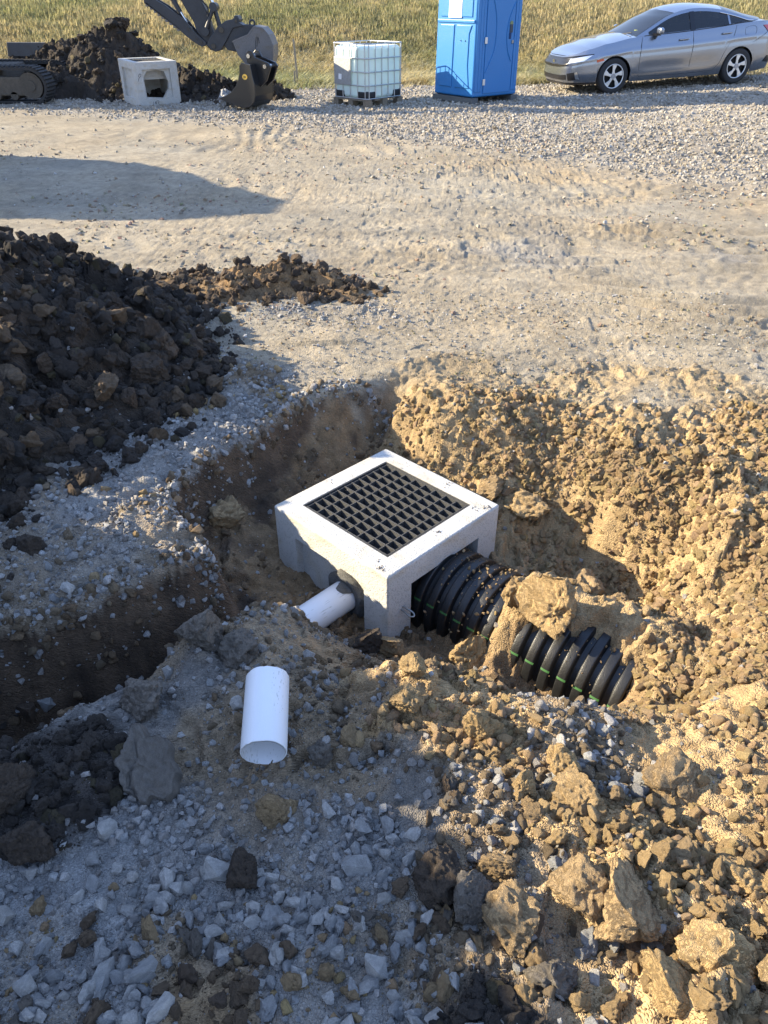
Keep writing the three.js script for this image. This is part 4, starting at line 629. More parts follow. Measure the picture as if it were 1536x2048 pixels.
// ---------------------------------------------------------------- portable toilet
{
  const o = thing('portable_toilet', 'blue plastic portable toilet with white sign on its side', 'portable toilet', [1.755, 0.37, -16.36], -53 * Math.PI / 180);
  // local: x = door side, z = lit side
  const W = 1.14, Dp = 1.09, Hh = 2.25;
  const blue = new THREE.MeshPhysicalMaterial({ color: col(0.022, 0.165, 0.43), roughness: 0.4, bumpMap: earthTex(grainBump, 0.6), bumpScale: 0.0008 });
  const sideBlue = blue;
  const taper = g => { const p = g.attributes.position; for (let i = 0; i < p.count; i++) { const t = 1 - 0.035 * p.getY(i) / Hh; p.setX(i, p.getX(i) * t); p.setZ(i, p.getZ(i) * t); } g.computeVertexNormals(); return g; };
  mesh('body', taper(new RoundedBoxGeometry(Dp, Hh - 0.11, W, 4, 0.035).translate(0, 0.11 + (Hh - 0.11) / 2, 0)), blue, o);
  mesh('skid', new THREE.BoxGeometry(Dp + 0.02, 0.09, 0.16).translate(0, 0.055, W / 2 - 0.06), stdmat([0.09, 0.095, 0.10], { roughness: 0.7 }), o);
  mesh('skid', new THREE.BoxGeometry(Dp + 0.02, 0.09, 0.16).translate(0, 0.055, -W / 2 + 0.06), stdmat([0.09, 0.095, 0.10], { roughness: 0.7 }), o);
  const rg = new RoundedBoxGeometry(Dp + 0.06, 0.22, W + 0.06, 4, 0.1).translate(0, Hh + 0.05, 0); mesh('roof', rg, stdmat([0.55, 0.6, 0.62], { roughness: 0.6 }), o);
  // raised relief on the sunlit side
  const zf = y => (W / 2) * (1 - 0.035 * y / Hh);
  const sidePanel = (name, pts, d, bev = 0.012) => { const g = new THREE.ExtrudeGeometry(new THREE.Shape(pts.map(p => new THREE.Vector2(...p))), { depth: d, bevelEnabled: true, bevelThickness: bev, bevelSize: bev, bevelSegments: 2 }); const p = g.attributes.position; for (let i = 0; i < p.count; i++) p.setZ(i, p.getZ(i) + zf(p.getY(i)) - d * 0.6); g.computeVertexNormals(); return mesh(name, g, blue, o); };
  sidePanel('side_panel', [[-0.40, 0.26], [-0.06, 0.26], [-0.045, 1.22], [-0.40, 1.22], [-0.46, 1.12], [-0.46, 0.4]], 0.012);
  sidePanel('side_panel', [[0.06, 0.26], [0.42, 0.26], [0.36, 0.6], [0.36, 1.1], [0.42, 1.22], [0.045, 1.22]], 0.012);
  sidePanel('side_rail', [[-0.49, 1.27], [0.49, 1.27], [0.49, 1.30], [-0.49, 1.30]], 0.028, 0.01);
  sidePanel('side_panel', [[-0.40, 1.36], [0.42, 1.36], [0.42, 2.1], [-0.40, 2.1]], 0.010);
  for (const x of [0.17, 0.29]) mesh('rivet', new THREE.SphereGeometry(0.011, 8, 6).translate(x, 0.99, zf(0.99) + 0.02), stdmat([0.02, 0.03, 0.05]), o);
  // door on the shaded side, frame posts and hinges
  const xf = y => (Dp / 2) * (1 - 0.035 * y / Hh);
  const face = (name, pts, d, mat = blue, bev = 0.008, holes, parent = o) => { const s = new THREE.Shape(pts.map(p => new THREE.Vector2(...p))); if (holes) s.holes = holes.map(h => new THREE.Path(h.map(p => new THREE.Vector2(...p)))); const g = new THREE.ExtrudeGeometry(s, { depth: d, bevelEnabled: bev > 0, bevelThickness: bev, bevelSize: bev, bevelSegments: 2 }); g.rotateY(Math.PI / 2); const p = g.attributes.position; for (let i = 0; i < p.count; i++) p.setX(i, p.getX(i) + xf(p.getY(i)) - d * 0.5); g.computeVertexNormals(); return mesh(name, g, mat, parent); };
  // in this view local +z is towards the sunlit side: shape x = -z
  for (const [a, b] of [[-0.53, -0.47], [-0.455, -0.40], [-0.385, -0.345], [0.40, 0.45], [0.465, 0.53]]) face('door_post', [[a, 0.2], [b, 0.2], [b, 2.1], [a, 2.1]], 0.014, blue, 0.006);
  const door = face('door', [[-0.31, 0.17], [0.37, 0.17], [0.37, 2.1], [-0.31, 2.1]], 0.018, blue, 0.006);
  const groove = new THREE.MeshPhysicalMaterial({ color: col(0.028, 0.19, 0.53), roughness: 0.42 });
  const ridge = pts => new THREE.TubeGeometry(new THREE.CatmullRomCurve3(pts.map(([a, y]) => new THREE.Vector3(xf(y) + 0.018, y, -a))), 60, 0.012, 6);
  mesh('door_ridge', ridge([[-0.29, 0.5], [-0.2, 0.65], [-0.1, 0.85], [-0.07, 1.1], [-0.09, 1.35], [-0.17, 1.6], [-0.27, 1.85]]), blue, door);
  mesh('door_ridge', ridge([[0.34, 0.66], [0.25, 0.82], [0.20, 1.05], [0.22, 1.25], [0.28, 1.42], [0.36, 1.56]]), blue, door);
  for (const y of [0.35, 1.0]) { const hg = mesh('hinge', new RoundedBoxGeometry(0.012, 0.10, 0.06, 2, 0.004), new THREE.MeshStandardMaterial({ color: col(0.6, 0.6, 0.6), metalness: 0.6, roughness: 0.4 }), o); hg.position.set(xf(y) + 0.028, y, 0.325); }
  const hd = mesh('door_latch', new RoundedBoxGeometry(0.03, 0.13, 0.07, 2, 0.012), stdmat([0.06, 0.07, 0.09]), door); hd.position.set(xf(1.17) + 0.02, 1.17, -0.29);
  const ind = mesh('occupied_dial', new THREE.CylinderGeometry(0.038, 0.038, 0.012, 20), stdmat([0.20, 0.24, 0.12]), door); ind.rotation.z = Math.PI / 2; ind.position.set(xf(1.26) + 0.02, 1.25, -0.29);
  const pull = mesh('door_pull', new RoundedBoxGeometry(0.03, 0.10, 0.05, 2, 0.01), stdmat([0.015, 0.04, 0.12]), door); pull.position.set(xf(1.05) + 0.014, 1.06, -0.275);
  const hasp = mesh('hasp', new RoundedBoxGeometry(0.03, 0.06, 0.04, 2, 0.01), new THREE.MeshStandardMaterial({ color: col(0.3, 0.3, 0.3), metalness: 0.7, roughness: 0.4 }), door); hasp.position.set(xf(0.97) + 0.022, 0.965, -0.345);
  // printed signs
  const cv = document.createElement('canvas'); cv.width = 256; cv.height = 320; const cx = cv.getContext('2d');
  cx.fillStyle = '#f4f4f2'; cx.fillRect(0, 0, 256, 320); cx.strokeStyle = '#4a3c8c'; cx.lineWidth = 10; cx.beginPath(); cx.arc(78, 145, 58, Math.PI * 1.0, Math.PI * 1.78); cx.stroke();
  cx.fillStyle = '#2d2f86'; cx.font = 'bold 74px sans-serif'; cx.textAlign = 'center'; cx.fillText('United', 132, 203); cx.fillStyle = '#8a8c96'; cx.font = 'bold 30px sans-serif'; cx.fillText('SITE SERVICES', 132, 247); cx.fillStyle = '#7fa860'; cx.font = '26px sans-serif'; cx.fillText('1800TOILETS.com', 132, 286);
  const tx = new THREE.CanvasTexture(cv); tx.colorSpace = THREE.SRGBColorSpace;
  const sg = new THREE.BoxGeometry(0.34, 0.42, 0.003), sgm = new THREE.MeshStandardMaterial({ map: tx, roughness: 0.5 }), s1 = mesh('sign', sg, sgm, o); s1.position.set(-0.02, 1.545, zf(1.6) + 0.022); s1.rotation.x = -0.008;
  const s2 = mesh('sign', sg, sgm, o); s2.position.set(xf(1.85) + 0.026, 1.885, -0.03); s2.rotation.y = Math.PI / 2;
}

// ---------------------------------------------------------------- survey stakes
{
  const wood = earth([0.40, 0.35, 0.27], { bumpScale: 0.003 });
  const a = new RoundedBoxGeometry(0.045, 1.0, 0.02, 1, 0.004).translate(0, 0.42, 0), b = new RoundedBoxGeometry(0.04, 0.4, 0.02, 1, 0.004).translate(0, 0.12, 0);
  const m = mesh('wooden_stake', a, wood); m.position.set(-1.96, base(-1.96, 19.4), -19.4); m.rotation.z = 0.05; tag(m, 'tall thin weathered wooden survey stake at the grass edge', 'stake');
  const n = mesh('wooden_stake', b, wood); n.position.set(-2.03, base(-2.03, 19.3), -19.3); n.rotation.z = -0.06; tag(n, 'short wooden stake beside the tall survey stake', 'stake');
}

// ---------------------------------------------------------------- excavator with thumb and bucket
const XM = {
  paint: new THREE.MeshPhysicalMaterial({ color: col(0.035, 0.04, 0.05), roughness: 0.5, map: earthTex(grainMap, 0.5) }),
  worn: new THREE.MeshStandardMaterial({ color: col(0.17, 0.165, 0.165), roughness: 0.6, metalness: 0.3, map: earthTex(concTex, 1.2) }),
  dust: earth([0.13, 0.115, 0.095]), chrome: new THREE.MeshStandardMaterial({ color: col(0.7, 0.7, 0.7), metalness: 1, roughness: 0.2 }),
  black: new THREE.MeshPhysicalMaterial({ color: col(0.008, 0.009, 0.011), roughness: 0.32, clearcoat: 0.4, clearcoatRoughness: 0.3 }),
  glass: new THREE.MeshPhysicalMaterial({ color: col(0.25, 0.3, 0.3), transmission: 0.8, roughness: 0.05, thickness: 0 }), rubber: stdmat([0.03, 0.029, 0.028], { roughness: 0.85 }),
};
function plate(pts, z0, depth, bev = 0.008) { // flat part: outline x,y, from z0 back by depth
  const g = new THREE.ExtrudeGeometry(new THREE.Shape(pts.map(p => new THREE.Vector2(...p))), { depth: depth - 2 * bev, bevelEnabled: bev > 0, bevelThickness: bev, bevelSize: bev, bevelSegments: 2 }); return g.translate(0, 0, z0 - depth + bev);
}
function rod(a, b, r, s = 14) { const A = new THREE.Vector3(...a), B = new THREE.Vector3(...b), d = B.clone().sub(A), g = new THREE.CylinderGeometry(r, r, d.length(), s); g.applyQuaternion(new THREE.Quaternion().setFromUnitVectors(new THREE.Vector3(0, 1, 0), d.normalize())); return g.translate((A.x + B.x) / 2, (A.y + B.y) / 2, (A.z + B.z) / 2); }
const pin = (x, y, z0, z1, r) => rod([x, y, z0], [x, y, z1], r, 18);
function bucketShell(path, w, t, z0) { // bent plate: path of x,y points, width w back from z0
  const sh = []; const n = path.length, nr = path.map((p, i) => { const a = path[Math.max(0, i - 1)], b = path[Math.min(n - 1, i + 1)], l = Math.hypot(b[0] - a[0], b[1] - a[1]); return [-(b[1] - a[1]) / l, (b[0] - a[0]) / l]; });
  path.forEach((p, i) => sh.push([p[0] + nr[i][0] * t, p[1] + nr[i][1] * t])); for (let i = n - 1; i >= 0; i--) sh.push(path[i]);
  return plate(sh, z0, w, 0.002);
}
function carrier(o, tx, dx) { // tracks, deck, cab; local: x forward, base at y 0
  for (const s of [-1, 1]) {
    const L = 2.3, R = 0.30, out = []; for (let i = 0; i <= 16; i++) { const t = -Math.PI / 2 + i / 16 * Math.PI; out.push([L / 2 - R + R * Math.cos(t), R + R * Math.sin(t)]); } for (let i = 0; i <= 16; i++) { const t = Math.PI / 2 + i / 16 * Math.PI; out.push([-L / 2 + R + R * Math.cos(t), R + R * Math.sin(t)]); }
    const sh = new THREE.Shape(out.map(p => new THREE.Vector2(...p))); sh.holes = [new THREE.Path(out.map(p => new THREE.Vector2(p[0] * 0.965, 0.3 + (p[1] - 0.3) * 0.86)))];
    const tr = mesh('track', new THREE.ExtrudeGeometry(sh, { depth: 0.4, bevelEnabled: false }).translate(0, 0, s * 0.75 - 0.2), XM.rubber, o);
    const lug = []; const per = []; for (let i = 0; i < out.length; i++) { const a = out[i], b = out[(i + 1) % out.length], l = Math.hypot(b[0] - a[0], b[1] - a[1]), m = Math.max(1, Math.round(l / 0.09)); for (let k = 0; k < m; k++) per.push([lerp(a[0], b[0], k / m), lerp(a[1], b[1], k / m), Math.atan2(b[1] - a[1], b[0] - a[0])]); }
    per.forEach(([x, y, a]) => { const g = new THREE.BoxGeometry(0.035, 0.03, 0.4); g.rotateZ(a); lug.push(g.translate(x + 0.012 * Math.sin(a), Math.max(0.012, y - 0.012 * Math.cos(a)), s * 0.75)); });
    mesh('track_lugs', mergeGeometries(lug), XM.rubber, tr);
    mesh('track_frame', plate([[-0.8, 0.16], [0.8, 0.16], [0.85, 0.42], [-0.85, 0.42]], s * 0.75 + 0.16, 0.32, 0.03), XM.dust, o);
    for (const x of [-0.85, 0.85]) mesh('idler', mergeGeometries([pin(x, 0.3, s * 0.75 - 0.17, s * 0.75 + 0.17, 0.22), pin(x, 0.3, s * 0.75 - 0.19, s * 0.75 + 0.19, 0.09)]), XM.dust, o);
    for (let i = 0; i < 4; i++) mesh('track_roller', pin(-0.5 + i * 0.33, 0.13, s * 0.75 - 0.16, s * 0.75 + 0.16, 0.07), XM.dust, o);
  }
  o.children.forEach(c => c.position.x += tx);
  mesh('undercarriage', new RoundedBoxGeometry(1.3, 0.3, 1.2, 2, 0.05).translate(0, 0.45, 0), XM.dust, o);
  mesh('deck', new RoundedBoxGeometry(2.2, 0.28, 1.7, 3, 0.06).translate(-0.15, 0.80, 0), XM.paint, o).position.x = dx;
  mesh('counterweight', plate([[-1.35, 0.85], [-0.35, 0.85], [-0.35, 1.65], [-1.15, 1.6], [-1.38, 1.35]], 0.85, 1.7, 0.08), XM.paint, o).position.x = dx;
  const cab = mesh('cab', plate([[-0.40, 0.92], [0.72, 0.92], [0.80, 1.35], [0.62, 2.2], [0.45, 2.38], [-0.15, 2.42], [-0.36, 2.3]], 0.82, 0.92, 0.05), XM.paint, o);
  cab.position.x = dx;
  mesh('side_window', plate([[-0.25, 1.45], [0.62, 1.45], [0.52, 2.12], [-0.2, 2.22]], 0.84, 0.03, 0.004), XM.glass, cab);
}
{
  const o = thing('excavator', 'dark tracked excavator with toothed thumb and large bucket at the grass edge', 'excavator', [-7.95, 0.33, -17.0], 0);
  carrier(o, 0.42, -1.0);
  // blade standing in front of the far track
  mesh('dozer_blade', plate([[0.14, 0.67], [0.18, 0.90], [0.96, 0.90], [0.82, 0.67]], -1.02, 0.06, 0.01), XM.worn, o);
  const X = 7.95, Y = -0.33, Z = 17.0; // the drawing below is in site metres
  const q = pts => pts.map(([x, y]) => [x + X, y + Y]), zA = -16.1 + Z;
  const w = 0.26;
  mesh('boom', plate(q([[-7.9, 1.35], [-7.6, 1.30], [-7.1, 2.6], [-6.2, 3.75], [-5.0, 4.15], [-4.3, 3.98], [-4.25, 4.2], [-4.9, 4.52], [-6.35, 4.2], [-7.45, 2.9]]), zA, w, 0.02), XM.paint, o);
  mesh('stick', plate(q([[-4.55, 4.35], [-4.2, 4.45], [-3.312, 1.995], [-3.218, 1.793], [-3.142, 1.508], [-3.107, 1.412], [-3.194, 1.265], [-3.266, 1.298], [-3.412, 1.492], [-3.448, 1.636], [-3.649, 1.995], [-4.45, 3.6]]), zA - 0.02, w - 0.06, 0.015), XM.paint, o);
  const th = mesh('thumb', plate(q([[-4.30, 2.06], [-4.10, 1.972], [-3.939, 1.887], [-3.615, 1.668], [-3.453, 1.476], [-3.281, 1.331], [-3.277, 1.29], [-3.348, 1.265], [-3.439, 1.306], [-3.597, 1.412], [-3.715, 1.516], [-4.289, 1.926]]), zA + 0.03, 0.05, 0.008), XM.paint, o);
  mesh('thumb_plate', plate(q([[-4.30, 2.06], [-4.10, 1.972], [-3.939, 1.887], [-3.615, 1.668], [-3.453, 1.476], [-3.281, 1.331], [-3.348, 1.265], [-3.715, 1.516], [-4.289, 1.926]]), zA - 0.22, 0.05, 0.008), XM.paint, th);
  for (let i = 0; i < 9; i++) { const t = i / 8.4, x = lerp(-4.26, -3.73, t), y = lerp(1.915, 1.525, t) - 0.01; const g = plate(q([[x - 0.01, y + 0.03], [x + 0.05, y - 0.012], [x + 0.015, y - 0.035], [x - 0.012, y - 0.03]]), zA + 0.03, 0.30, 0.003); mesh('thumb_tooth', g, XM.worn, th); }
  mesh('thumb_cylinder', rod([-4.05 + X, 2.45 + Y, zA - 0.1], [-3.70 + X, 1.78 + Y, zA - 0.1], 0.045), XM.paint, o);
  mesh('thumb_rod', rod([-3.70 + X, 1.80 + Y, zA - 0.1], [-3.60 + X, 1.62 + Y, zA - 0.1], 0.025), XM.chrome, o);
  mesh('bucket_link', mergeGeometries([rod([-3.067 + X, 1.864 + Y, zA + 0.02], [-3.259 + X, 1.492 + Y, zA + 0.02], 0.035), pin(-3.067 + X, 1.864 + Y, zA - 0.2, zA + 0.06, 0.07), pin(-3.259 + X, 1.492 + Y, zA - 0.2, zA + 0.06, 0.07)]), XM.paint, o);
  mesh('bucket_cylinder', mergeGeometries([rod([-3.75 + X, 3.6 + Y, zA - 0.1], [-3.19 + X, 2.15 + Y, zA - 0.1], 0.055)]), XM.paint, o);
  mesh('bucket_rod', rod([-3.2 + X, 2.18 + Y, zA - 0.1], [-3.07 + X, 1.866 + Y, zA - 0.1], 0.03), XM.chrome, o);
  mesh('side_link', rod([-3.063 + X, 1.84 + Y, zA - 0.05], [-2.99 + X, 1.53 + Y, zA - 0.05], 0.04), XM.paint, o);
  mesh('hydraulic_hose', new THREE.TubeGeometry(new THREE.CatmullRomCurve3([[-3.45, 2.5], [-3.28, 2.0], [-3.16, 1.85], [-3.18, 1.72]].map(p => new THREE.Vector3(p[0] + X, p[1] + Y, zA + 0.05))), 24, 0.014, 6), XM.rubber, o);
  const cp = mesh('coupler', plate(q([[-3.176, 1.395], [-3.0, 1.572], [-2.838, 1.652], [-2.731, 1.671], [-2.687, 1.723], [-2.649, 1.723], [-2.626, 1.675], [-2.641, 1.628], [-2.559, 1.588], [-2.754, 1.553], [-2.915, 1.331], [-3.006, 1.216], [-3.106, 1.191], [-3.199, 1.224], [-3.245, 1.282]]), zA + 0.05, 0.36, 0.012), XM.paint, o);
  for (const [x, y, r] of [[-2.959, 1.516, 0.045], [-3.131, 1.273, 0.04], [-2.675, 1.655, 0.022]]) mesh('pin', pin(x + X, y + Y, zA - 0.32, zA + 0.075, r), XM.dust, cp);
  for (const [x, y, r] of [[-3.358, 1.331, 0.03], [-3.438, 1.379, 0.02], [-3.558, 1.537, 0.028]]) mesh('pin', pin(x + X, y + Y, zA - 0.25, zA + 0.045, r), XM.black, th);
  const bk = new THREE.Group(); bk.name = 'bucket'; o.add(bk);
  for (const dz of [0, -0.28]) mesh('bucket_ear', plate(q([[-2.559, 1.588], [-2.464, 1.588], [-2.323, 1.564], [-2.457, 1.436], [-2.75, 1.339], [-2.739, 1.183], [-2.89, 1.216], [-2.936, 1.282], [-2.873, 1.363], [-2.746, 1.543]]), zA + 0.02 + dz, 0.05, 0.008), XM.paint, bk);
  const sidep = q([[-2.75, 1.339], [-2.461, 1.436], [-2.343, 1.559], [-2.202, 1.537], [-2.106, 1.436], [-2.046, 1.282], [-2.056, 1.117], [-2.118, 0.916], [-2.175, 0.80], [-2.42, 0.83], [-2.685, 1.15]]);
  for (const dz of [0.16, -0.58]) mesh('side_plate', plate(sidep, zA + dz, 0.03, 0.006), XM.worn, bk);
  mesh('back_shell', bucketShell(q([[-2.76, 1.33], [-2.461, 1.436], [-2.343, 1.559], [-2.202, 1.537], [-2.106, 1.436], [-2.046, 1.282], [-2.056, 1.117], [-2.118, 0.916], [-2.175, 0.80]]), 0.76, 0.022, zA + 0.165), XM.worn, bk);
  mesh('lifting_ring', new THREE.TorusGeometry(0.045, 0.016, 10, 24).translate(-2.403 + X, 1.62 + Y, zA - 0.05), XM.paint, bk);
  const scr = (pts) => new THREE.TubeGeometry(new THREE.CatmullRomCurve3(pts.map(([a, b]) => new THREE.Vector3(-2.35 + a + X, 1.22 + b + Y, zA + 0.161))), 30, 0.006, 5);
  mesh('chalk_mark', mergeGeometries([scr([[0, 0], [0.01, 0.1], [0.03, 0.2]]), scr([[0.03, 0.05], [0.05, 0.15], [0.06, 0.2], [0.08, 0.1]])]), stdmat([0.06, 0.06, 0.06]), bk);
}
{ // loose new bucket standing on the stone
  const o = thing('loose_bucket', 'shiny black excavator bucket with gold oval badge standing on crushed stone', 'bucket', [-2.50, 0.33, -15.3], -0.46);
  const q = pts => pts.map(([x, y]) => [(x + 2.50) * 1.10, y - 0.36]);
  const side = q([[-2.556, 1.034], [-2.514, 1.081], [-2.352, 1.057], [-2.331, 0.907], [-2.299, 0.763], [-2.304, 0.584], [-2.336, 0.486], [-2.42, 0.403], [-2.555, 0.378], [-2.721, 0.411], [-2.867, 0.452], [-3.029, 0.51], [-2.892, 0.551], [-2.772, 0.617], [-2.667, 0.714], [-2.609, 0.811], [-2.571, 0.907]]);
  for (const z of [0.0, -0.57]) mesh('side_plate', plate(side, z + 0.03, 0.028, 0.006), XM.black, o);
  mesh('back_shell', bucketShell(q([[-2.352, 1.057], [-2.331, 0.907], [-2.299, 0.763], [-2.304, 0.584], [-2.336, 0.486], [-2.42, 0.403], [-2.555, 0.378], [-2.721, 0.411], [-2.867, 0.452], [-3.029, 0.51]]).reverse(), 0.60, 0.02, 0.032), XM.black, o);
  const ear = q([[-2.519, 1.206], [-2.467, 1.26], [-2.405, 1.249], [-2.36, 1.159], [-2.111, 1.081], [-2.07, 1.031], [-2.17, 0.811], [-2.29, 0.72], [-2.345, 0.939], [-2.36, 1.04], [-2.505, 1.081]]);
  for (const z of [-0.14, -0.36]) { const e = mesh('ear', plate(ear, z, 0.045, 0.008), XM.black, o); }
  for (const [x, y] of [[-2.463, 1.182], [-2.162, 1.031]]) mesh('pin', pin((x + 2.5) * 1.1, y - 0.36, -0.42, -0.115, 0.035), XM.chrome, o);
  const bd = mesh('badge', new THREE.CylinderGeometry(0.055, 0.055, 0.006, 28), new THREE.MeshStandardMaterial({ color: col(0.62, 0.42, 0.10), metalness: 0.6, roughness: 0.4 }), o); bd.rotation.x = Math.PI / 2; bd.scale.z = 0.8; bd.position.set(0.035, 0.512, 0.034);
  const dk = mesh('badge_mark', new THREE.BoxGeometry(0.05, 0.006, 0.022), stdmat([0.03, 0.025, 0.02]), bd); dk.position.y = 0.001; dk.scale.y = 1.2;
  for (let i = 0; i < 4; i++) { const t = mesh('tooth', plate(q([[-3.03, 0.515], [-2.95, 0.53], [-2.93, 0.48], [-3.10, 0.475]]), 0.03 - i * 0.175, 0.06, 0.006), XM.worn, o); }
}
{
  const m = mesh('boulder', bigClods[2], M.stone[1]); m.position.set(-3.0, 0.46, -16.0); m.scale.set(0.42, 0.36, 0.4); m.rotation.set(0.2, 1, 0.1); tag(m, 'rounded grey boulder left of the black loose bucket', 'boulder');
}
{ // compact track loader parked out of view to the left; it throws the long shadow on the haul road
  const o = thing('track_loader', 'dark compact track loader parked beside the haul road', 'loader', [-8.3, base(-8.3, 9.6), -10.0], Math.PI / 2 * -1);
  for (const s of [-1, 1]) { const L = 2.2, out = [[-1.1, 0.25], [-0.95, 0.02], [0.95, 0.02], [1.1, 0.25], [0.95, 0.62], [-0.6, 0.72]]; mesh('track', plate(out, s * 0.75 + 0.2, 0.4, 0.03), XM.rubber, o); }
  mesh('body', plate([[-1.6, 0.45], [1.0, 0.4], [1.1, 0.9], [0.9, 1.25], [-0.2, 2.6], [-1.0, 2.35], [-1.45, 2.0], [-1.65, 1.4]], 0.6, 1.2, 0.08), XM.paint, o);
  mesh('cab', plate([[-0.5, 1.1], [0.75, 1.0], [0.95, 1.5], [0.72, 2.55], [0.45, 2.82], [-0.1, 2.86], [-0.45, 2.65]], 0.55, 1.1, 0.08), XM.paint, o);
  for (const s of [-1, 1]) mesh('lift_arm', plate([[-1.5, 1.9], [-1.35, 2.1], [0.2, 1.75], [1.35, 0.75], [1.55, 0.3], [1.4, 0.25], [1.15, 0.65], [0.1, 1.5]], s * 0.72 + 0.07, 0.14, 0.02), XM.paint, o);
  mesh('bucket', bucketShell([[1.45, 0.75], [1.42, 0.3], [1.55, 0.06], [2.2, 0.02]], 1.9, 0.03, 0.95), XM.worn, o);
}

// ---------------------------------------------------------------- silver saloon car
{
  const o = thing('parked_car', 'silver four door saloon car parked on crushed stone by the grass', 'car', [5.66, 0.48, -17.97], 11.8 * Math.PI / 180);
  o.rotation.order = 'YXZ'; o.rotation.z = 2.9 * Math.PI / 180; o.scale.setScalar(0.985);
  // local: -x front, +z the side we see
  const silver = new THREE.MeshPhysicalMaterial({ color: col(0.255, 0.28, 0.325), metalness: 0.85, roughness: 0.25, clearcoat: 1, clearcoatRoughness: 0.04 });
  const black = stdmat([0.012, 0.012, 0.013], { roughness: 0.45 }), trim = new THREE.MeshPhysicalMaterial({ color: col(0.01, 0.01, 0.012), roughness: 0.15 });
  const chrome = new THREE.MeshStandardMaterial({ color: col(0.75, 0.76, 0.77), metalness: 1, roughness: 0.15 });
  const glass = new THREE.MeshPhysicalMaterial({ color: col(0.09, 0.10, 0.11), transmission: 0.85, roughness: 0.03, thickness: 0, ior: 1.5 });
  const A = 2.315, XC = 0.03, B = 0.90, N = 5;
  const interp = (t, x) => { let i = 0; while (i < t.length - 2 && x > t[i + 1][0]) i++; const [a, b] = [t[i], t[i + 1]]; const k = Math.max(0, Math.min(1, (x - a[0]) / (b[0] - a[0]))); return lerp(a[1], b[1], k * k * (3 - 2 * k) * 0.5 + k * 0.5); };
  const topT = [[-2.35, 0.66], [-2.2, 0.72], [-1.9, 0.80], [-1.5, 0.875], [-1.0, 0.945], [-0.7, 0.955], [0, 0.975], [0.8, 1.015], [1.4, 1.06], [1.8, 1.075], [2.2, 1.06], [2.36, 1.0]];
  const top = x => interp(topT, x);
  const ins = (x, y) => { const t = (y - 0.2) / (top(x) - 0.2); return 0.06 * Math.pow(Math.max(0, 0.35 - t) / 0.35, 2) + 0.085 * Math.pow(Math.max(0, t - 0.55) / 0.45, 1.8) - 0.012 * Math.exp(-(((t - 0.72) / 0.05) ** 2)) + 0.014 * Math.exp(-(((t - 0.30) / 0.12) ** 2)) * sm(-1.1, -0.6, x) * (1 - sm(0.6, 1.1, x)); };
  const nose = x => 1.15 * sm(1.3, 2.2, Math.abs(x));
  const W = x => B * Math.pow(Math.max(0, 1 - Math.pow(Math.abs((x - XC) / A), N)), 1 / N);
  const sideZ = (x, y) => W(x) * (1 - ins(x, y) / B);
  const arch = x => { for (const c of [-1.35, 1.35]) { const d = Math.abs(x - c); if (d < 0.352) return Math.max(0.2, 0.315 + Math.sqrt(0.352 * 0.352 - d * d)); } return 0.2 + 0.03 * sm(1.75, 2.3, x) + 0.0 * x; };
  { // shell: outline stations x height rows
    const st = [], xe = 1.98; // near side front to rear, rear end, far side
    for (let x = -xe; x <= xe + 1e-6; x += 0.018) st.push([x, W(x)]);
    const zr = W(xe); for (let i = 1; i < 24; i++) { const z = lerp(zr, -zr, i / 24), u = Math.pow(Math.max(0, 1 - Math.pow(Math.abs(z) / B, N)), 1 / N); st.push([XC + A * u, z]); }
    for (let x = xe; x >= -xe - 1e-6; x -= 0.018) st.push([x, -W(x)]);
    const zf = W(-xe); for (let i = 1; i < 30; i++) { const z = lerp(-zf, zf, i / 30), u = Math.pow(Math.max(0, 1 - Math.pow(Math.abs(z) / B, N)), 1 / N); st.push([XC - A * u, z]); }
    const R = 26, P = [], I = [];
    for (const [x, z] of st) { const side = Math.abs(z) > 0.62, yb = side ? arch(x) : 0.2, yt = top(x); for (let r = 0; r <= R; r++) { const y = lerp(yb, yt, r / R), k = 1 - ins(x, y) / B, kx = 1 - ins(x, y) * nose(x) / A; P.push(XC + (x - XC) * kx, y, z * k); } }
    const n = st.length; for (let i = 0; i < n; i++) for (let r = 0; r < R; r++) { const a = i * (R + 1) + r, b = ((i + 1) % n) * (R + 1) + r; I.push(a, b, b + 1, a, b + 1, a + 1); }
    const g = new THREE.BufferGeometry(); g.setAttribute('position', new THREE.Float32BufferAttribute(P, 3)); g.setIndex(I); g.computeVertexNormals(); mesh('body_shell', g, silver, o);
  }
  const lid = (name, x0, x1, crown, mat) => { const P = [], I = [], nx = 30, nz = 20; for (let i = 0; i <= nx; i++) for (let j = 0; j <= nz; j++) { const x = lerp(x0, x1, i / nx), s = j / nz * 2 - 1, kx = 1 - ins(x, top(x)) * nose(x) / A, w = W(x) * (1 - ins(x, top(x)) / B) + 0.001, c = crown * (1 - Math.pow(Math.abs(s), 2.4)) * sm(0, 0.5, Math.min(x - -2.29, 2.35 - x)); P.push(XC + (x - XC) * kx, top(x) + c, w * s); } for (let i = 0; i < nx; i++) for (let j = 0; j < nz; j++) { const a = i * (nz + 1) + j; I.push(a, a + 1, a + nz + 2, a, a + nz + 2, a + nz + 1); } const g = new THREE.BufferGeometry(); g.setAttribute('position', new THREE.Float32BufferAttribute(P, 3)); g.setIndex(I); g.computeVertexNormals(); return mesh(name, g, mat, o); };
  lid('hood', -2.27, -0.72, 0.06, silver); lid('trunk_lid', 1.5, 2.33, 0.05, silver);
  mesh('underbody', new RoundedBoxGeometry(4.3, 0.3, 1.1, 2, 0.05).translate(0.05, 0.36, 0), black, o);
  mesh('underbody', new THREE.BoxGeometry(1.95, 0.3, 1.6).translate(0, 0.36, 0), black, o);
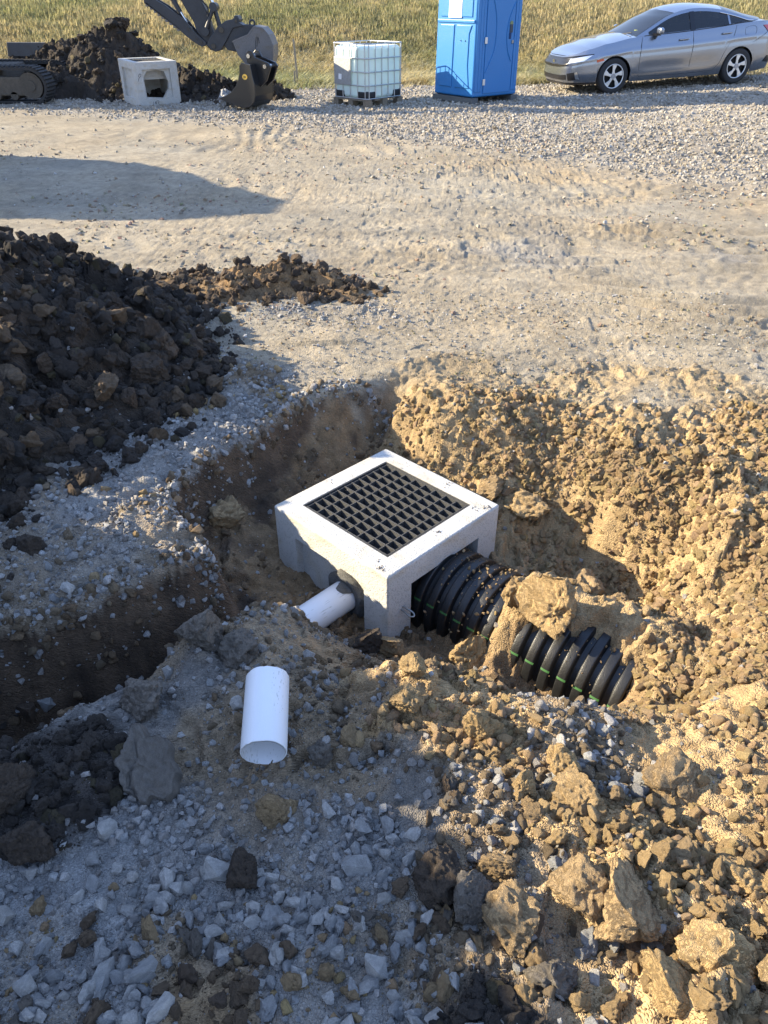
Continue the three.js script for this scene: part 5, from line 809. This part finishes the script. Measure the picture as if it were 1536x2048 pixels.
  // cabin: rail curve of x, y, z half width
  const rail = new THREE.CatmullRomCurve3([[-0.98, 0.93, 0.79], [-0.62, 1.09, 0.72], [-0.22, 1.262, 0.645], [0.12, 1.335, 0.60], [0.45, 1.352, 0.585], [0.85, 1.315, 0.60], [1.2, 1.235, 0.635], [1.55, 1.135, 0.68], [1.88, 1.06, 0.72]].map(p => new THREE.Vector3(...p)));
  const band = (name, u0, u1, mat, inset = 1, lift = 0) => { const P = [], I = [], nu = 28, nv = 20; for (let i = 0; i <= nu; i++) for (let j = 0; j <= nv; j++) { const u = lerp(u0, u1, i / nu), p = rail.getPoint(u), s = j / nv * 2 - 1, e = 1 - s * s, ws = 1 - sm(0.25, 0.4, u), rs = sm(0.55, 0.7, u); P.push(p.x - 0.16 * e * ws * 0.8 + 0.12 * e * rs, p.y + 0.065 * e * (1 - Math.pow(ws, 2)) + lift + (ws > 0.99 ? 0.02 * e : 0.02 * e), p.z * s * inset); } for (let i = 0; i < nu; i++) for (let j = 0; j < nv; j++) { const a = i * (nv + 1) + j; I.push(a, a + 1, a + nv + 2, a, a + nv + 2, a + nv + 1); } const g = new THREE.BufferGeometry(); g.setAttribute('position', new THREE.Float32BufferAttribute(P, 3)); g.setIndex(I); g.computeVertexNormals(); return mesh(name, g, mat, o); };
  band('windshield', 0.0, 0.315, glass, 0.97); band('roof', 0.30, 0.66, silver); band('rear_window', 0.65, 0.98, glass, 0.95);
  // cabin sides with window openings
  const railPts = []; for (let i = 0; i <= 60; i++) railPts.push(rail.getPoint(i / 60));
  const railAt = x => { for (let i = 0; i < 60; i++) if (x <= railPts[i + 1].x) { const k = (x - railPts[i].x) / (railPts[i + 1].x - railPts[i].x); return [lerp(railPts[i].y, railPts[i + 1].y, k), lerp(railPts[i].z, railPts[i + 1].z, k)]; } return [railPts[60].y, railPts[60].z]; };
  const cabZ = (x, y) => { const [ry, rz] = railAt(x), b = top(x) - 0.01, zb = sideZ(x, top(x)); return lerp(zb, rz, Math.max(0, Math.min(1, (y - b) / Math.max(0.02, ry - b)))); };
  const winTop = (x, d) => railAt(x)[0] - d;
  const win = (x0, x1) => { const p = []; for (let i = 0; i <= 14; i++) { const x = lerp(x0, x1, i / 14); p.push([x, top(x) + 0.018]); } for (let i = 14; i >= 0; i--) { const x = lerp(x0, x1, i / 14), y = winTop(x, 0.055); if (y > top(x) + 0.025) p.push([x, y]); } return p; };
  const wins = [win(-0.66, 0.235), win(0.335, 1.06), win(1.10, 1.50)];
  for (const s of [1, -1]) {
    const out = []; for (let i = 0; i <= 40; i++) { const x = lerp(-0.97, 1.86, i / 40); out.push([x, Math.min(top(x) - 0.01, railAt(x)[0] - 0.004)]); } for (let i = 60; i >= 0; i--) { const p = railPts[i]; if (p.x < 1.86 && p.x > -0.97) out.push([p.x, p.y]); }
    const sh = new THREE.Shape(out.map(p => new THREE.Vector2(...p))); sh.holes = wins.map(w => new THREE.Path(w.map(p => new THREE.Vector2(...p))));
    const g = new THREE.ShapeGeometry(sh), p = g.attributes.position; for (let i = 0; i < p.count; i++) p.setZ(i, s * cabZ(p.getX(i), p.getY(i))); g.computeVertexNormals();
    mesh('cabin_side', g, silver, o).material.side = THREE.DoubleSide;
    wins.forEach((w, k) => { const wg = new THREE.ShapeGeometry(new THREE.Shape(w.map(q => new THREE.Vector2(...q)))), q = wg.attributes.position; for (let i = 0; i < q.count; i++) q.setZ(i, s * (cabZ(q.getX(i), q.getY(i)) - 0.006)); wg.computeVertexNormals(); mesh('side_window', wg, glass, o); });
    const strip = (pts, w, m, nm, lift = 0.006) => { const c = new THREE.CatmullRomCurve3(pts.map(([x, y]) => new THREE.Vector3(x, y, s * (cabZ(x, y) + lift)))); return mesh(nm, new THREE.TubeGeometry(c, 40, w, 6), m, o); };
    strip([-0.75, -0.2, 0.3, 0.8, 1.3, 1.56].map(x => [x, top(x) + 0.006]), 0.009, trim, 'belt_trim'); strip([0.9, 1.1, 1.3, 1.5, 1.62].map(x => [x, Math.max(top(x) + 0.03, winTop(x, 0.05))]), 0.007, chrome, 'window_trim');
    const pg = new THREE.PlaneGeometry(0.10, 1, 1, 8), pp = pg.attributes.position; for (let i = 0; i < pp.count; i++) { const x = 0.285 + pp.getX(i), y = lerp(top(x) + 0.01, winTop(x, 0.045), pp.getY(i) + 0.5); pp.setXYZ(i, x, y, s * (cabZ(x, y) + 0.004)); } pg.computeVertexNormals(); const bp = mesh('door_pillar', pg, trim.clone(), o); bp.material.side = THREE.DoubleSide;
    // door gaps, handles, fuel flap, mirror, marker lamp
    const gap = (pts, r = 0.005) => mesh('door_gap', new THREE.TubeGeometry(new THREE.CatmullRomCurve3(pts.map(([x, y]) => new THREE.Vector3(x, y, s * (sideZ(x, y) - r * 0.35)))), 50, r, 5), black, o);
    gap([[-0.80, 0.94], [-0.83, 0.75], [-0.84, 0.5], [-0.82, 0.30]]); gap([[0.285, 0.98], [0.285, 0.75], [0.27, 0.5], [0.26, 0.29]]); gap([[1.22, 1.03], [1.16, 0.85], [1.0, 0.6], [0.93, 0.42], [0.82, 0.3]]); gap([[-0.82, 0.285], [-0.3, 0.27], [0.4, 0.272], [0.82, 0.29]], 0.004); gap([[1.62, 0.72], [1.85, 0.83], [2.0, 0.9]], 0.004);
    for (const x of [0.08, 1.0]) { const y = top(x) - 0.115; const h = mesh('door_handle', new RoundedBoxGeometry(0.21, 0.032, 0.035, 3, 0.014), silver, o); h.position.set(x, y, s * (sideZ(x, y) + 0.022)); h.rotation.z = 0.03; }
    const mr = new RoundedBoxGeometry(1, 1, 1, 5, 0.38); const ml = mesh('mirror', mr, silver, o); ml.scale.set(0.10, 0.115, 0.2); ml.position.set(-0.50, 1.035, s * 0.945); const ma = mesh('mirror_base', new THREE.BoxGeometry(0.10, 0.04, 0.14), trim, o); ma.position.set(-0.52, 0.975, s * 0.86);
    const patch = (name, quad, mat, off, onFront) => { const nu = 14, nv = 6, P = [], I = []; for (let i = 0; i <= nu; i++) for (let j = 0; j <= nv; j++) { const u = i / nu, v = j / nv, a = lerp(lerp(quad[0][0], quad[1][0], u), lerp(quad[3][0], quad[2][0], u), v), y = lerp(lerp(quad[0][1], quad[1][1], u), lerp(quad[3][1], quad[2][1], u), v); const th = a * Math.PI / 180, cx = Math.pow(Math.abs(Math.cos(th)), 2 / N), sz = Math.pow(Math.abs(Math.sin(th)), 2 / N); const x0 = XC + (onFront ? -1 : 1) * A * cx, k = 1 - ins(x0, y) / B, kx = 1 - ins(x0, y) * nose(x0) / A; P.push(XC + (x0 - XC) * kx + (onFront ? -1 : 1) * off * cx, y, s * (B * sz * k + off * sz)); } for (let i = 0; i < nu; i++) for (let j = 0; j < nv; j++) { const b = i * (nv + 1) + j; I.push(b, b + 1, b + nv + 2, b, b + nv + 2, b + nv + 1); } const g = new THREE.BufferGeometry(); g.setAttribute('position', new THREE.Float32BufferAttribute(P, 3)); g.setIndex(I); g.computeVertexNormals(); const m = mesh(name, g, mat, o); return m; };
    const lamp = new THREE.MeshPhysicalMaterial({ color: col(0.75, 0.77, 0.8), roughness: 0.08, metalness: 0.5, clearcoat: 1, side: THREE.DoubleSide });
    const dblk = new THREE.MeshPhysicalMaterial({ color: col(0.012, 0.012, 0.014), roughness: 0.25, side: THREE.DoubleSide });
    patch('headlight', [[20, 0.572], [46, 0.610], [56, 0.705], [20, 0.642]], lamp, 0.008, true);
    patch('headlight_brow', [[0, 0.643], [57, 0.715], [57, 0.724], [0, 0.668]], dblk, 0.011, true);
    patch('grille', [[0, 0.50], [20, 0.545], [22, 0.655], [0, 0.645]], dblk, 0.009, true);
    patch('air_intake', [[0, 0.28], [18, 0.29], [18, 0.38], [0, 0.36]], dblk, 0.006, true);
    patch('fog_bezel', [[22, 0.27], [42, 0.30], [38, 0.43], [20, 0.40]], dblk, 0.006, true);
    patch('fog_trim', [[36, 0.30], [42, 0.30], [38, 0.43], [34, 0.42]], chrome, 0.011, true);
    patch('side_marker', [[60, 0.575], [66.5, 0.60], [65.5, 0.635], [60, 0.62]], new THREE.MeshPhysicalMaterial({ color: col(0.6, 0.09, 0.02), roughness: 0.15, side: THREE.DoubleSide }), 0.006, true);
    patch('tail_light', [[38, 0.80], [50, 0.90], [56, 1.0], [36, 1.0]], new THREE.MeshPhysicalMaterial({ color: col(0.42, 0.02, 0.025), roughness: 0.1, clearcoat: 1, side: THREE.DoubleSide }), 0.008, false);
    patch('rear_vent', [[34, 0.33], [50, 0.36], [44, 0.46], [34, 0.45]], dblk, 0.005, false);
    patch('lower_lip', [[0, 0.195], [62, 0.195], [62, 0.225], [0, 0.225]], dblk, 0.012, true);
    { const f = [[1.42, 0.86], [1.66, 0.87], [1.66, 0.98], [1.42, 0.97], [1.42, 0.86]]; gap(f, 0.003); }
    // wheels
    for (const x of [-1.35, 1.35]) {
      const w = new THREE.Group(); w.name = 'wheel'; w.position.set(x, 0.318, s * 0.775); w.rotation.y = s > 0 ? 0 : Math.PI; o.add(w);
      const tp = [[0.215, -0.10], [0.27, -0.108], [0.302, -0.095], [0.316, -0.07], [0.318, 0], [0.316, 0.07], [0.302, 0.095], [0.27, 0.108], [0.215, 0.10]].map(p => new THREE.Vector2(...p));
      mesh('tyre', new THREE.LatheGeometry(tp, 48).rotateX(Math.PI / 2), stdmat([0.022, 0.022, 0.023], { roughness: 0.8 }), w);
      const alloy = new THREE.MeshPhysicalMaterial({ color: col(0.6, 0.61, 0.62), metalness: 0.7, roughness: 0.28 });
      const rim = mesh('rim', mergeGeometries([new THREE.TorusGeometry(0.208, 0.012, 10, 48).translate(0, 0, 0.09)]), alloy, w);
      mesh('brake_disc', new THREE.CylinderGeometry(0.205, 0.205, 0.05, 40).rotateX(Math.PI / 2).translate(0, 0, 0.0), stdmat([0.012, 0.012, 0.013]), w);
      for (let k = 0; k < 5; k++) { const a = k / 5 * Math.PI * 2 + 0.3, gs = new THREE.Shape([[0.035, -0.025], [0.10, -0.012], [0.205, -0.062], [0.205, 0.03], [0.10, 0.022], [0.035, 0.025]].map(p => new THREE.Vector2(...p))); const g = new THREE.ExtrudeGeometry(gs, { depth: 0.014, bevelEnabled: true, bevelThickness: 0.006, bevelSize: 0.006, bevelSegments: 2 }); g.rotateZ(a); g.translate(0, 0, 0.068); mesh('spoke', g, alloy, w); }
      mesh('hub_cap', new THREE.CylinderGeometry(0.045, 0.05, 0.03, 24).rotateX(Math.PI / 2).translate(0, 0, 0.082), new THREE.MeshStandardMaterial({ color: col(0.3, 0.3, 0.32), metalness: 0.6, roughness: 0.4 }), w);
    }
  }
  // wheel wells, seats, dashboard
  const cloth = stdmat([0.02, 0.021, 0.024], { roughness: 0.9 });
  for (const [x, z] of [[0.05, 0.36], [0.05, -0.36], [0.95, 0.36], [0.95, -0.36]]) { const sN = x < 0.5 ? 'front_seat' : 'rear_seat', st = mesh(sN, new RoundedBoxGeometry(0.14, 0.62, 0.48, 3, 0.06), cloth, o); st.position.set(x + 0.1, 0.82, z); st.rotation.z = -0.28; const hr = mesh('headrest', new RoundedBoxGeometry(0.09, 0.17, 0.25, 3, 0.04), cloth, o); hr.position.set(x + 0.24, 1.17, z); hr.rotation.z = -0.2; const cu = mesh('seat_cushion', new RoundedBoxGeometry(0.5, 0.16, 0.48, 3, 0.05), cloth, o); cu.position.set(x - 0.15, 0.58, z); }
  mesh('dashboard', new RoundedBoxGeometry(0.55, 0.2, 1.4, 3, 0.07).translate(-0.72, 0.88, 0), black, o);
  const stw = mesh('steering_wheel', new THREE.TorusGeometry(0.17, 0.016, 8, 28), black, o); stw.rotation.set(0, Math.PI / 2, 0); stw.rotation.z = 0.4; stw.position.set(-0.4, 0.95, 0.36);
  mesh('cabin_floor', new THREE.BoxGeometry(2.6, 0.05, 1.45).translate(0.4, 0.5, 0), black, o);
  const stk = mesh('windshield_sticker', new THREE.PlaneGeometry(0.09, 0.05), stdmat([0.55, 0.6, 0.12], { side: THREE.DoubleSide }), o); stk.position.set(-0.80, 1.03, 0.52); stk.rotation.set(-0.6, -0.95, -0.5);
  for (const z of [0.25, -0.35]) mesh('wiper', rod([-1.02, 0.985, z], [-0.93, 1.02, z + 0.35], 0.009), black, o);
  const em = mesh('front_emblem', new THREE.BoxGeometry(0.012, 0.07, 0.085), chrome, o); em.position.set(-2.272, 0.585, 0);
}
renderer.render(scene, camera);
